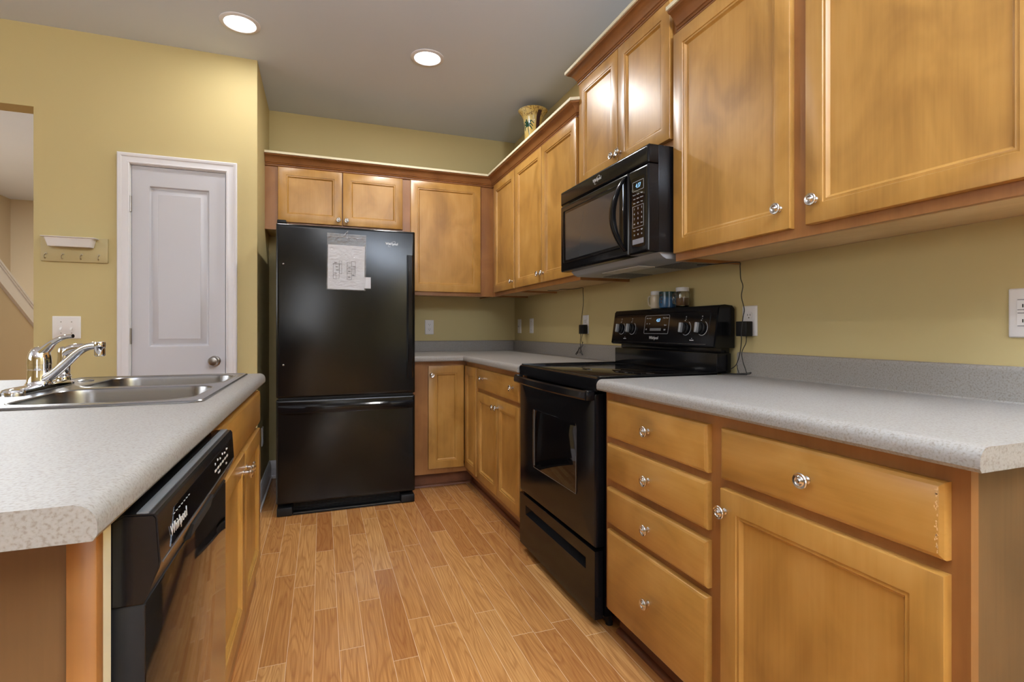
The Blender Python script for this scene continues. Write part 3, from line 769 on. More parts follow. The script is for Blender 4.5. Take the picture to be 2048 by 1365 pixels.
# ------------------------------------------------------------------ sink
t = thing('kitchen_sink', 'stainless steel double-bowl drop-in sink set in the island countertop', 'sink', ((SX0+SX1)/2, (SY0+SY1)/2, 0.70))
bm = NB()
bo = [rrect(b[0], b[1], b[2], b[3], 0.075, 8) for b in bowls]
slab2d(bm, rrect(SX0+.006, SY0+.006, SX1-.006, SY1-.006, 0.028, 6), bo, CT1+.0012, CT1+.0040)
FT = Fr((1, 0, 0), (0, 1, 0), (0, 0, 1))
outer = [(0.0, CT1+.0006, .032), (0.0, CT1+.0030, .032), (0.003, CT1+.0058, .030), (0.009, CT1+.0058, .026), (0.013, CT1+.0040, .024)]
rectloft(bm, FT, SX0, SY0, SX1, SY1, outer, k=6, cap0=False, cap1=False)
for b in bowls:                                     # raised lip round each bowl
    rectloft(bm, FT, *b, [(-0.006, CT1+.0040, .081), (-0.003, CT1+.0050, .078), (0.0, CT1+.0044, .075), (0.002, CT1+.002, .073)], k=8, cap0=False, cap1=False)
obj('rim_and_deck', bm, M_steel, t)
for b in bowls:
    bm = NB()
    rectloft(bm, FT, *b, [(0.001, CT1+.003, .074), (0.004, CT1-.010, .071), (0.010, CT1-.10, .065), (0.016, CT1-.155, .060), (0.030, CT1-.172, .05), (0.055, CT1-.178, .04), (0.15, CT1-.182, .01)], k=8, cap0=False)
    cxy = ((b[0]+b[2])/2, (b[1]+b[3])/2)
    bo_ = obj('bowl', bm, M_steel, t, nrm=False)
    bm = NB(); lathe(bm, (cxy[0], cxy[1], CT1-.1815), (0, 0, 1), [(0.045, 0), (0.045, 0.002), (0.038, 0.003), (0.03, 0.0005), (0, 0.0005)], 24); obj('drain', bm, M_chrome, bo_)
# faucet hole cover
bm = NB(); lathe(bm, (-0.745, 2.125, CT1+.0040), (0, 0, 1), [(0.022, 0), (0.022, 0.002), (0.015, 0.005), (0, 0.0065)], 24); obj('hole_cover', bm, M_steel, t)
# faucet
FX, FY = -0.762, 1.862
ZD_ = CT1+.0042
t = thing('faucet', 'chrome single-lever kitchen faucet with a low spout on the sink deck', 'faucet', (FX, FY, ZD_))
bm = NB()
rectloft(bm, FT, FX-.027, 1.705, FX+.027, 2.018, [(0.0, ZD_, .026), (0.0, ZD_+.008, .026), (0.003, ZD_+.013, .024), (0.010, ZD_+.016, .017), (0.016, ZD_+.0165, .011)], k=8)
obj('base_plate', bm, M_chrome, t)
bm = NB(); lathe(bm, (FX, FY, ZD_+.0150), (0, 0, 1), [(0.033, 0), (0.030, 0.004), (0.0278, 0.010), (0.0270, 0.040), (0.0270, 0.0415), (0.0262, 0.0425), (0.0262, 0.044), (0.0270, 0.045), (0.0270, 0.057)], 32); obj('body', bm, M_chrome, t)
bm = NB()
prof = [(0.0275, 0.0), (0.0275, 0.008), (0.0265, 0.020), (0.0235, 0.034), (0.018, 0.044), (0.010, 0.050), (0.0, 0.052)]
lathe(bm, (FX, FY, ZD_+.0725), (0, 0, 1), prof, 32)
tube(bm, [(FX+.000, FY, ZD_+.100), (FX+.016, FY, ZD_+.118), (FX+.034, FY-.004, ZD_+.136), (FX+.058, FY-.008, ZD_+.150), (FX+.082, FY-.010, ZD_+.154)], [0.025, 0.021, 0.0145, 0.0115, 0.0095], 14, flat=(0, 0, 1))
obj('lever_handle', bm, M_chrome, t)
bm = NB()
dx, dy = 0.86, -0.51
sp = [(0.018, 0.030, .0135), (0.050, 0.046, .0130), (0.090, 0.075, .0120), (0.130, 0.106, .0110), (0.160, 0.122, .0105), (0.190, 0.128, .0110), (0.205, 0.127, .0110)]
tube(bm, [(FX+dx*a, FY+dy*a, ZD_+h) for a, h, r in sp], [r for a, h, r in sp], 14)
obj('spout', bm, M_chrome, t)
bm = NB(); lathe(bm, (FX+dx*.207, FY+dy*.207, ZD_+.138), (0, 0, -1), [(0.006, -.002), (0.0125, 0.0), (0.0135, 0.004), (0.0135, 0.014), (0.0125, 0.016), (0.0128, 0.038), (0.0105, 0.040), (0, 0.038)], 24); obj('aerator', bm, M_chrome, t)
# sprayer
SPX, SPY = -0.778, 2.052
t = thing('side_sprayer', 'chrome pull-out side sprayer standing behind the faucet', 'sprayer', (SPX, SPY, ZD_))
bm = NB(); lathe(bm, (SPX, SPY, ZD_), (0, 0, 1), [(0.027, 0), (0.027, 0.004), (0.024, 0.008), (0.019, 0.010), (0.018, 0.020), (0.021, 0.023), (0.018, 0.026), (0.018, 0.030)], 28); obj('holder', bm, M_chrome, t)
bm = NB(); lathe(bm, (SPX, SPY, ZD_+.030), (0, 0, 1), [(0.0155, 0), (0.0165, 0.004), (0.0175, 0.03), (0.0155, 0.055), (0.0165, 0.070), (0.014, 0.082), (0.006, 0.088), (0, 0.089)], 24)
tube(bm, [(SPX-.002, SPY, ZD_+.092), (SPX+.020, SPY-.004, ZD_+.108), (SPX+.045, SPY-.008, ZD_+.114), (SPX+.058, SPY-.010, ZD_+.112)], [0.015, .0155, .0150, .0165], 14)
obj('spray_head', bm, M_chrome, t)

# ------------------------------------------------------------------ refrigerator
t = thing('refrigerator', 'tall black bottom-freezer refrigerator with papers taped to its door', 'refrigerator', (0.155, 3.7, 0.0))
RX0, RX1, RY = -0.248, 0.5585, 3.275
bm = NB(); rbox(bm, (RX0+.006, RY+.068, 0.030), (RX1-.006, 4.10, 1.708), 0.004); cab = obj('cabinet_body', bm, M_fridge, t)
def fdoor(name, z0, z1):
    bm = NB()
    rectloft(bm, FB, RX0, z0, RX1, z1, [(0, -RY-.064, .006), (0, -RY-.014, .006), (.002, -RY-.006, .006), (.007, -RY-.0015, .008), (.014, -RY, .010)], k=3)
    return obj(name, bm, M_fridge, t)
ud = fdoor('refrigerator_door', 0.692, 1.714)
ld = fdoor('freezer_drawer', 0.070, 0.680)
bm = NB(); box(bm, (RX0+.012, RY+.012, 0.6805), (RX1-.012, RY+.066, 0.6915)); obj('door_gasket', bm, M_dark, t, smooth=False)
# vertical pull along the right edge
bm = NB()
n = 16
rings = []
for i in range(n+1):
    s = i/n; z = 0.790+s*(1.562-0.790); bow = 0.004*math.sin(PI*s)
    xa = 0.506+0.006*math.sin(PI*s); pr2 = 0.006+0.024*(math.sin(PI*min(max(s, 0.02), 0.98)))**0.5
    rings.append([(xa, RY+.001, z), (xa, RY-pr2, z), (0.512, RY-pr2-.004, z), (0.536, RY-pr2-.002, z), (0.546, RY-.004, z), (0.546, RY+.001, z)])
loft(bm, rings); obj('door_handle', bm, M_blk, ud)
# bowed pull along the top of the freezer drawer
bm = NB(); rings = []
for i in range(25):
    s = i/24; x = RX0+.012+s*(RX1-RX0-.024); bow = 0.006+0.030*math.sin(PI*s)**0.8; dz = 0.012*math.sin(PI*s)
    rings.append([(x, RY+.001, 0.645), (x, RY-bow*.7, 0.648), (x, RY-bow, 0.640-dz*.1), (x, RY-bow-.002, 0.622-dz*.4), (x, RY-bow+.003, 0.600), (x, RY+.001, 0.604)])
loft(bm, rings); obj('drawer_handle', bm, M_blk, ld)
bm = NB(); text(bm, FB, 'Whirlpool', 0.4125, 1.628, -RY+.0008, 0.0215, th=.0012, narrow=.84)
ring_line(bm, FB, [(0.4125+.026*math.cos(a)*math.cos(.6)-.009*math.sin(a)*math.sin(.6), 1.627+.026*math.cos(a)*math.sin(.6)+.009*math.sin(a)*math.cos(.6)) for a in [i*.25-1.2 for i in range(22)]], -RY, .0009, .0016)
o = obj('logo_lettering', bm, M_logo, ud, smooth=False)
for z, par in ((1.477, ud), (0.886, ud)):
    bm = NB(); lathe(bm, (-0.208, RY+.0005, z), (0, -1, 0), [(0.0055, 0), (0.0055, .002), (0.003, .0035), (0, .004)], 12); obj('plug_cap', bm, M_nick, par)
bm = NB(); rbox(bm, (RX0+.004, RY+.01, 1.7145), (RX0+.055, RY+.12, 1.737), 0.006); obj('hinge_cover', bm, M_blkmat, t)
for x0, x1 in ((RX0+.004, RX0+.088), (RX1-.088, RX1-.004)):
    bm = NB()
    rbox(bm, (x0, RY-.004, 0.002), (x1, RY+.10, 0.050), 0.005); obj('foot_cover', bm, M_blkmat, t)
bm = NB(); box(bm, (RX0+.09, RY+.055, 0.004), (RX1-.09, RY+.066, 0.066))
for i in range(5): box(bm, (RX0+.10, RY+.047, 0.016+i*.009), (RX1-.10, RY+.056, 0.020+i*.009))
box(bm, (RX0+.09, RY+.002, 0.002), (RX1-.09, RY+.055, 0.012))
obj('toe_grille', bm, M_blkmat, t, smooth=False)
bm = NB(); ring_line(bm, FB, [(RX0+.095, 0.0135), (RX1-.095, 0.0135)], -RY-.003, .0018); obj('grille_edge', bm, M_grey, t, smooth=False)

# documents in a clear bag on the door
DY = -RY
t = thing('document_bag', 'clear plastic bag with white diagram sheets taped on the refrigerator door', 'document', (0.145, RY, 1.335))
bm = NB()
pts = []
nx_, nz2 = 14, 16
g = [[None]*(nz2+1) for _ in range(nx_+1)]
rnd = random.Random(5)
def bag_grid(x0, x1, z0, z1, dbase, amp, rot, seed, th):
    rnd = random.Random(seed); bm = NB(); R = []
    for side in (0, 1):
        G = []
        for i in range(nx_+1):
            row = []
            for j in range(nz2+1):
                a = x0+(x1-x0)*i/nx_; b = z0+(z1-z0)*j/nz2
                a2 = a + rot*(b-(z0+z1)/2)*-1; b2 = b+rot*(a-(x0+x1)/2)
                if side == 0: h = rnd.uniform(0, amp); row.append((a2, b2, h))
                else: a_, b_, h = R[0][i][j][1]; row.append((a_, b_, h))
                row[-1] = (bm.verts.new(FB.p(a2, b2, DY+dbase+h+(th if side else 0))), row[-1])
            G.append(row)
        R.append(G)
    for G, fl in ((R[0], 1), (R[1], 0)):
        for i in range(nx_):
            for j in range(nz2):
                bm.faces.new([G[i][j][0], G[i+1][j][0], G[i+1][j+1][0], G[i][j+1][0]])
    def rim(seq):
        for k in range(len(seq)-1):
            (i, j), (p, q) = seq[k], seq[k+1]
            bm.faces.new([R[0][i][j][0], R[0][p][q][0], R[1][p][q][0], R[1][i][j][0]])
    rim([(i, 0) for i in range(nx_+1)]); rim([(nx_, j) for j in range(nz2+1)]); rim([(i, nz2) for i in range(nx_, -1, -1)]); rim([(0, j) for j in range(nz2, -1, -1)])
    return bm
sh = obj('paper_sheets', bag_grid(0.036, 0.248, 1.337, 1.604, 0.0012, 0.0012, -0.012, 1, 0.0008), M_paper, t)
obj('clear_bag', bag_grid(0.031, 0.256, 1.332, 1.672, 0.0045, 0.0060, -0.012, 2, 0.0004), M_film, t)
bm = NB(); dd2 = DY+0.0036
def rl(a0, b0, a1, b1): ring_line(bm, FB, [(a0, b0), (a1, b0), (a1, b1), (a0, b1)], dd2, .0015, closed=True)
rl(0.066, 1.400, 0.100, 1.488); rl(0.066, 1.400, 0.083, 1.424); rl(0.102, 1.432, 0.115, 1.508); rl(0.066, 1.488, 0.112, 1.490)
obj('diagram', bm, M_ink, sh, smooth=False); bm = NB()
rl(0.146, 1.398, 0.172, 1.500); rl(0.146, 1.435, 0.172, 1.462); rl(0.172, 1.420, 0.194, 1.508); rl(0.146, 1.462, 0.194, 1.478); rl(0.180, 1.436, 0.190, 1.476)
for a, b, s in ((0.080, 1.498, 'A'), (0.088, 1.472, 'xx'), (0.080, 1.434, 'ooo'), (0.158, 1.412, 'oo'), (0.158, 1.448, 'xx'), (0.160, 1.470, 'oo'), (0.182, 1.425, 'o'), (0.090, 1.452, 'i')):
    ring_line(bm, FB, [(a-.005, b), (a+.005, b)], dd2, .004)
obj('diagram', bm, M_ink, sh, smooth=False); bm = NB(); ring_line(bm, FB, [(0.176, 1.583), (0.232, 1.580)], dd2, .0012); ring_line(bm, FB, [(0.186, 1.566), (0.214, 1.565)], dd2, .0012); ring_line(bm, FB, [(0.055, 1.590), (0.07, 1.589)], dd2, .0012)
obj('printed_lines', bm, M_ink, sh, smooth=False)
bm = NB(); ring_line(bm, FB, [(0.033, 1.655), (0.252, 1.651)], DY+.0105, .006, .0006); ring_line(bm, FB, [(0.12, 1.655), (0.150, 1.690), (0.146, 1.66)], DY+.009, .004, .0005); obj('bag_seal', bm, M_film, t, smooth=False)
bm = NB(); box(bm, (0.247, RY-.0022, 1.346), (0.285, RY-.0008, 1.415)); tag(obj('note_card', bm, M_paper, smooth=False), 'small plain white card sticking out beside the document bag on the refrigerator', 'card')

# ------------------------------------------------------------------ range
t = thing('range', 'black freestanding electric range with a glass cooktop, between the base cabinets', 'range', (1.24, 2.01, 0.0))
GY0, GY1 = 1.632, 2.390
bm = NB(); box(bm, (0.966, GY0+.004, 0.045), (1.548, GY1-.004, 0.892)); body = obj('oven_body', bm, M_blk, t, smooth=False)
for x, y in ((1.0, GY0+.03), (1.0, GY1-.03), (1.5, GY0+.03), (1.5, GY1-.03)): bm = NB(); lathe(bm, (x, y, 0.0005), (0, 0, 1), [(0.014, 0), (0.014, 0.01), (0.007, 0.012), (0.007, 0.047)], 12); obj('levelling_foot', bm, M_blkmat, t)
bm = NB(); box(bm, (0.985, GY0+.01, 0.012), (1.0, GY1-.01, 0.045)); obj('kick_plate', bm, M_blkmat, t, smooth=False)
# cooktop
bm = NB()
cpf = [(1.475, 0.893), (0.932, 0.893), (0.928, 0.884), (0.926, 0.900), (0.930, 0.911), (0.940, 0.9165), (0.952, 0.9175), (0.960, 0.9155), (1.475, 0.9155)]
cpf = [(1.475, 0.893), (0.934, 0.893), (0.934, 0.868), (0.927, 0.868), (0.925, 0.902), (0.929, 0.914), (0.940, 0.9190), (0.950, 0.9185), (0.956, 0.9165), (1.475, 0.9165)]
loft(bm, [[(x, GY0, z) for x, z in cpf], [(x, GY1, z) for x, z in cpf]])
ck = obj('cooktop_frame', bm, M_blk, t)
bm = NB(); rbox(bm, (0.955, GY0+.016, 0.9166), (1.470, GY1-.016, 0.9195), 0.001); gl = obj('cooktop_glass', bm, M_blkgloss, ck)
for y0, y1 in ((GY0-.004, GY0+.016), (GY1-.016, GY1+.010)):
    bm = NB(); rbox(bm, (0.940, y0, 0.9167), (1.475, y1, 0.9225), 0.0025); obj('side_rim', bm, M_blk, ck)
M_ring = plain('faint burner ring', (0.03, 0.03, 0.033, 1), .25)
for x, y, r in ((1.10, 1.82, .105), (1.10, 2.20, .08), (1.34, 1.83, .08), (1.34, 2.20, .105)):
    pts = arc(x, y, r, 0, 360, 40)
    bm = NB(); ring_line(bm, FT, pts, 0.9195, .0012, .0001); obj('burner_ring', bm, M_ring, gl, smooth=False)
# oven door
bm = NB(); OD = -0.926
rectloft(bm, FR, -GY1+.006, 0.300, -GY0-.006, 0.858, [(0, OD-.038, .004), (0, OD-.006, .004), (.004, OD-.001, .006), (.010, OD, .008), (.150, OD, .02), ], k=3, cap1=True)
od = obj('oven_door', bm, M_blk, t)
bm = NB(); rectloft(bm, FR, -2.215, 0.452, -1.775, 0.728, [(0, OD+.0002, .02), (0.0, OD+.0016, .02), (.0015, OD+.0020, .019)], k=5); gw = obj('oven_window', bm, M_blkgloss, od)
bm = NB(); ring_line(bm, FR, [(-2.205, 0.70), (-2.205, 0.455), (-1.782, 0.455), (-1.782, 0.60)], OD+.0021, .0016, .0003); ring_line(bm, FR, [(-2.195, 0.715), (-2.195, 0.47)], OD+.0021, .012, .0002)
obj('window_frame_line', bm, plain('grey window line', (0.12, 0.12, 0.12, 1), .3), gw, smooth=False)
# handle: wide bowed bar on two posts
bm = NB(); rings = []
for i in range(25):
    s = i/24; a = -2.372+s*(2.372-1.648); bow = 0.030+0.020*math.sin(PI*s)
    d = OD+bow
    rings.append([FR.p(a, 0.838, d-.012), FR.p(a, 0.836, d+.004), FR.p(a, 0.842, d+.008), FR.p(a, 0.864, d+.006), FR.p(a, 0.870, d+.001), FR.p(a, 0.868, d-.012)])
loft(bm, rings)
fbox(bm, FR, -2.380, 0.834, -2.345, 0.872, OD-.002, OD+.032, .005); fbox(bm, FR, -1.675, 0.834, -1.640, 0.872, OD-.002, OD+.032, .005)
obj('door_handle', bm, M_blk, od)
# storage drawer with a long grip recess
bm = NB()
g0, g1, gz0, gz1 = -2.310, -1.705, 0.198, 0.243
a0, a1 = -GY1+.006, -GY0-.006
fr_ = [(a0, 0.040, g0, 0.287), (g1, 0.040, a1, 0.287), (g0, 0.040, g1, gz0), (g0, gz1, g1, 0.287)]
for q in fr_: fbox(bm, FR, *q, OD-.034, OD)
bmesh.ops.remove_doubles(bm, verts=bm.verts[:], dist=1e-6)
rings = [[FR.p(g0, gz0, OD), FR.p(g1, gz0, OD), FR.p(g1, gz1, OD), FR.p(g0, gz1, OD)], [FR.p(g0+.02, gz0+.022, OD-.022), FR.p(g1-.02, gz0+.022, OD-.022), FR.p(g1-.01, gz1, OD-.022), FR.p(g0+.01, gz1, OD-.022)]]
loft(bm, rings, cap0=False)
obj('storage_drawer', bm, M_blk, t, smooth=False)
# back guard: lower riser and tilted control panel
bm = NB(); rectloft(bm, FR, -GY1+.002, 0.917, -GY0-.002, 0.998, [(0, -1.548), (0, -1.474, .004), (.004, -1.470, .006)], cap0=True) if False else None
rbox(bm, (1.472, GY0+.002, 0.9168), (1.548, GY1-.002, 0.998), 0.005); rbox(bm, (1.505, GY0+.012, 0.996), (1.548, GY1-.012, 1.025), 0.002)
obj('riser', bm, M_blk, t)
bm = NB()
sp_ = [(1.560, 1.018), (1.462, 1.018), (1.453, 1.024), (1.476, 1.180), (1.484, 1.190), (1.510, 1.193), (1.548, 1.189), (1.560, 1.175)]
loft(bm, [[(x, GY0-.006, z) for x, z in sp_], [(x, GY1+.006, z) for x, z in sp_]])
bmesh.ops.bevel(bm, geom=[e for e in bm.edges if abs(e.verts[0].co.y-e.verts[1].co.y) < 1e-6], offset=0.004, segments=2, affect='EDGES')
bg = obj('control_panel', bm, M_blk, t)
tl = math.atan2(0.023, 0.156)
FP = Fr((0, -1, 0), (math.sin(tl), 0, math.cos(tl)), (-math.cos(tl), 0, math.sin(tl)), (1.453, 0, 1.024))
bm = NB(); ring_line(bm, FP, rrect(-2.375, 0.008, -1.665, 0.146, 0.008), 0.0, .0022, .0008, closed=True); obj('panel_bead', bm, M_blkgloss, bg, smooth=False)
bm = NB(); ring_line(bm, FP, [(-2.370, 0.0075), (-1.675, 0.0075)], 0.0006, .0012, .0006); obj('lower_highlight_bead', bm, M_nick, bg, smooth=False)
KY = [(2.318, .075), (2.222, .075), (1.815, .075), (1.715, .075)]
pm = NB()
for y, b in KY:
    bm = NB()
    lathe(bm, FP.p(-y, b, 0.0003), FP.n, [(0.026, 0), (0.026, 0.004), (0.0225, 0.007), (0.0215, 0.016), (0.0, 0.016)], 28, mi=0)
    c = FP.p(-y, b, 0)
    rectloft(bm, FP, -y-.0065, b-.0215, -y+.0065, b+.0215, [(0, .0162, .003), (0.0005, .028, .003), (0.002, .0295, .002)], k=2, mi=1)
    ko = obj('control_knob', bm, [M_blkmat, M_lgrey], bg)
    ring_line(pm, FP, arc(-y+.010, b, .030, -150, 60, 22), 0.0002, .0016); text(pm, FP, 'o', -y+.004, b+.050, 0.0006, .012); text(pm, FP, '=', -y+.004, b+.039, 0.0006, .010)
    ring_line(pm, FP, [(-y-.002, b+.033), (-y+.001, b+.033)], 0.0002, .003)
    obj('dial_marks', pm, M_print, bg, smooth=False); pm = NB()
for y in (2.268, 1.762): ring_line(pm, FP, [(-y-.011, 0.0235), (-y+.011, 0.0235)], 0.0002, .003); ring_line(pm, FP, [(-y-.001, 0.031), (-y+.001, 0.031)], 0.0002, .002)
obj('burner_caption', pm, M_print, bg, smooth=False); pm = NB(); text(pm, FP, 'Whirlpool', -2.026, 0.030, 0.0006, 0.021, narrow=.8)
obj('logo_lettering', pm, M_logo, bg, smooth=False); pm = NB(); ring_line(pm, FP, rrect(-2.108, 0.050, -1.925, 0.136, .006), 0.0002, .0010, closed=True)
for a, s in ((-2.090, 'Bake'), (-2.070, 'Broil')): text(pm, FP, s, a, 0.123, .0006, .008)
for a, s in ((-1.963, 'Clock'), (-1.941, 'Timer')): text(pm, FP, s, a, 0.123, .0006, .008)
for a in (-2.090, -2.070): text(pm, FP, 'o', a, 0.098, .0006, .012)
text(pm, FP, 'Start', -1.950, 0.090, .0006, .009); text(pm, FP, 'Off', -1.952, 0.068, .0006, .010); text(pm, FP, 'H', -2.092, 0.070, .0006, .012)
obj('panel_printing', pm, M_print, bg, smooth=False)
bm = NB()
for k in range(5): fbox_ = [(-2.062+k*.0168, .0635), (-2.046+k*.0168, .0635), (-2.046+k*.0168, .0755), (-2.062+k*.0168, .0755)]; loft(bm, [[FP.p(a, b, .0002) for a, b in fbox_], [FP.p(a, b, .0010) for a, b in fbox_]])
obj('button_pads', bm, plain('grey button pad', (.16, .17, .19, 1), .4), bg, smooth=False)
bm = NB(); text(bm, FP, '4:37', -2.005, 0.112, .0006, .021, narrow=.8); obj('clock_digits', bm, M_disp, bg, smooth=False)

# ------------------------------------------------------------------ microwave
t = thing('microwave', 'black over-the-range microwave mounted under the raised wall cabinet', 'microwave', (1.35, 2.01, 1.386))
MY0, MY1, MZ0, MZ1 = 1.630, 2.385, 1.386, 1.792
MD = -1.150
bm = NB(); rbox(bm, (1.196, MY0, 1.388), (XR-.002, MY1, MZ1), 0.002); mb = obj('housing', bm, M_blk, t)
bm = NB(); rectloft(bm, FR, -MY1, 1.7225, -MY0, MZ1, [(0, -1.1955, .003), (0, MD-.005, .003), (.004, MD-.001, .004), (.010, MD, .005)], k=3); vs_ = obj('vent_cover', bm, M_blk, t)
bm = NB(); text(bm, FR, 'Whirlpool', -2.013, 1.760, MD+.0010, 0.021, th=.0012, narrow=.84)
ring_line(bm, FR, [(-2.013+.026*math.cos(a)*math.cos(.6)-.009*math.sin(a)*math.sin(.6), 1.759+.026*math.cos(a)*math.sin(.6)+.009*math.sin(a)*math.cos(.6)) for a in [i*.25-1.2 for i in range(22)]], MD, .0009, .0016)
obj('logo_lettering', bm, M_logo, vs_, smooth=False)
bm = NB(); rectloft(bm, FR, -MY1, MZ0, -1.7665, 1.7195, [(0, -1.1955, .003), (0, MD-.005, .004), (.004, MD-.001, .005), (.010, MD, .006)], k=3); md = obj('door', bm, M_blk, t)
bm = NB(); rectloft(bm, FR, -2.352, 1.424, -1.800, 1.693, [(0, MD+.0002, .010), (0.001, MD+.0035, .010), (.004, MD+.0035, .008), (.006, MD+.0008, .007)], k=4, cap0=False, cap1=False); obj('window_bezel', bm, M_blkgloss, md)
def mesh_glass():
    m = plain('dark screened glass', (0.050, 0.054, 0.058, 1), 0.10, 0, 0.9); return m
bm = NB(); rectloft(bm, FR, -2.326, 1.440, -1.830, 1.674, [(0, MD+.0002, .006), (0, MD+.0008, .006)], k=3); obj('door_window', bm, mesh_glass(), md, smooth=False)
bm = NB(); rings = []
for i in range(25):
    s = i/24; z = 1.408+s*(1.706-1.408); b_ = math.sin(PI*s)
    yc = -1.786 - 0.036*b_; d = MD + .004 + 0.042*b_**0.8; hw = .013+.003*b_
    rings.append([FR.p(yc-hw, z, d-.010*b_-.004), FR.p(yc-hw, z, d), FR.p(yc-hw*.5, z, d+.004), FR.p(yc+hw*.5, z, d+.004), FR.p(yc+hw, z, d), FR.p(yc+hw, z, d-.010*b_-.004)])
loft(bm, rings); obj('door_handle', bm, M_blk, md)
bm = NB(); rectloft(bm, FR, -1.7645, MZ0, -MY0, 1.7195, [(0, -1.1955, .003), (0, MD-.005, .004), (.004, MD-.001, .005), (.010, MD, .006)], k=3); kp = obj('control_panel', bm, M_blk, t)
bm = NB(); rectloft(bm, FR, -1.740, 1.412, -1.652, 1.684, [(0, MD+.0002, .006), (0, MD+.0010, .006)], k=3); kg = obj('keypad_glass', bm, M_blkgloss, kp, smooth=False)
KD = MD+.0010
bm = NB()
ring_line(bm, FR, rrect(-1.733, 1.632, -1.660, 1.668, .001, 1), KD, .0010, closed=True)
ring_line(bm, FR, rrect(-1.733, 1.490, -1.660, 1.573, .001, 1), KD, .0008, closed=True)
for r_, row in enumerate([('Popcorn', 'Potato', 'Pizza'), ('Cook', 'Reheat', 'Defrost'), ('Steam', 'Soften', 'Keep')]):
    for c_, s in enumerate(row): text(bm, FR, s, -1.721+c_*.0245, 1.618-r_*.0165, KD+.0004, .0062)
for r_, row in enumerate([('1', '2', '3'), ('4', '5', '6'), ('7', '8', '9'), ('Off', '0', 'Start')]):
    for c_, s in enumerate(row): text(bm, FR, s, -1.721+c_*.0245, 1.562-r_*.0195, KD+.0004, .0115 if len(s) == 1 else .007)
for c_, s in enumerate(('Timer', 'Clock', 'Light')): text(bm, FR, s, -1.721+c_*.0245, 1.478, KD+.0004, .0062); text(bm, FR, 'o', -1.721+c_*.0245, 1.462, KD+.0004, .012)
obj('keypad_lettering', bm, M_print, kg, smooth=False)
bm = NB(); fbox(bm, FR, -1.733, 1.424, -1.660, 1.444, KD, KD+.0008); obj('fan_button_pad', bm, plain('grey button strip', (.22, .23, .27, 1), .4), kg, smooth=False)
bm = NB(); text(bm, FR, '4:37', -1.695, 1.650, KD+.0004, .024, narrow=.8); obj('clock_digits', bm, M_disp, kg, smooth=False)
# underside
bm = NB()
up_ = [(1.205, 1.388), (1.222, 1.372), (1.240, 1.364), (1.545, 1.364), (1.560, 1.372), (1.560, 1.388)]
loft(bm, [[(x, MY0+.012, z) for x, z in up_], [(x, MY1-.012, z) for x, z in up_]]); ub = obj('bottom_tray', bm, M_lgrey, t)
for y0, y1 in ((MY0+.07, MY0+.25), (MY1-.25, MY1-.07)):
    bm = NB(); box(bm, (1.36, y0, 1.3615), (1.53, y1, 1.3638)); 
    for i in range(9): box(bm, (1.366+i*.018, y0+.008, 1.3600), (1.372+i*.018, y1-.008, 1.3616))
    obj('grease_filter', bm, M_grey, ub, smooth=False)
bm = NB(); box(bm, (1.262, 1.86, 1.3610), (1.345, 2.16, 1.3639)); obj('lamp_lens', bm, plain('frosted lamp lens', (.75, .75, .74, 1), .3), ub, smooth=False)

# ------------------------------------------------------------------ wall plates
def outlet(F, a, b, d, label, w_=0.072, h=0.118, kind='duplex', grp='white outlet covers'):
    t = thing('outlet' if kind == 'duplex' else 'switch_plate', label, 'outlet' if kind == 'duplex' else 'light switch', F.p(a, b, d+.003), grp)
    bm = NB(); rectloft(bm, F, a-w_/2, b-h/2, a+w_/2, b+h/2, [(0, d, .003), (0, d+.002, .003), (.002, d+.0052, .003), (.004, d+.006, .002)], k=2); obj('cover_plate', bm, M_white, t)
    if kind == 'duplex':
        for s in (-1, 1):
            bm = NB(); z = b+s*.0195
            rectloft(bm, F, a-.0165, z-.0145, a+.0165, z+.0145, [(0, d+.0058, .010), (0.0005, d+.0075, .010)], k=5, mi=0)
            for aa in (-.0062, .0062): fbox(bm, F, a+aa-.0012, z+.000, a+aa+.0012, z+.0075, d+.0074, d+.0078, mi=1)
            lathe(bm, F.p(a, z-.007, d+.0074), F.n, [(0.0026, 0), (0.0026, .0004), (0, .0004)], 10, mi=1)
            obj('receptacle', bm, [M_white, M_slot], t, smooth=False)
    elif kind == 'toggle2':
        for aa in (-.023, .023):
            bm = NB(); rectloft(bm, F, a+aa-.005, b-.012, a+aa+.005, b+.012, [(0, d+.0058), (0, d+.0075)], k=1)
            rings = [[F.p(a+aa+sx*.0045, b-.004+sz*.005, d+.0074) for sx, sz in ((-1,-1),(1,-1),(1,1),(-1,1))], [F.p(a+aa+sx*.0040, b-.015+sz*.0035, d+.019) for sx, sz in ((-1,-1),(1,-1),(1,1),(-1,1))]]
            loft(bm, rings); obj('toggle', bm, M_white, t)
        bm = NB()
        for aa in (-.023, .023):
            for s in (-1, 1): lathe(bm, F.p(a+aa, b+s*.030, d+.0058), F.n, [(0.003, 0), (0.003, .0006), (0, .001)], 10)
        obj('cover_screws', bm, M_nick, t)
    elif kind == 'blank':
        bm = NB()
        for s in (-1, 1): fbox(bm, F, a-.005, b+s*.034-.0015, a+.005, b+s*.034+.0015, d+.0058, d+.0064)
        obj('cover_screws', bm, M_slot, t, smooth=False)
    elif kind == 'single':
        bm = NB(); fbox(bm, F, a-.0022, b-.008, a+.0022, b+.004, d+.0058, d+.016); obj('toggle', bm, M_nick, t, smooth=False)
    return t
outlet(FB, 0.8245, 1.114, -YB, 'white duplex outlet on the back wall beside the refrigerator')
outlet(FR, -4.045, 1.123, -XR, 'white wall plate with a toggle, closest to the inner corner', kind='single', grp='white switch covers')
outlet(FR, -3.779, 1.124, -XR, 'white wall plate with two screws, second from the inner corner', kind='blank', grp='white switch covers')
outlet(FR, -2.885, 1.126, -XR, 'white duplex outlet left of the range holding a black adapter')
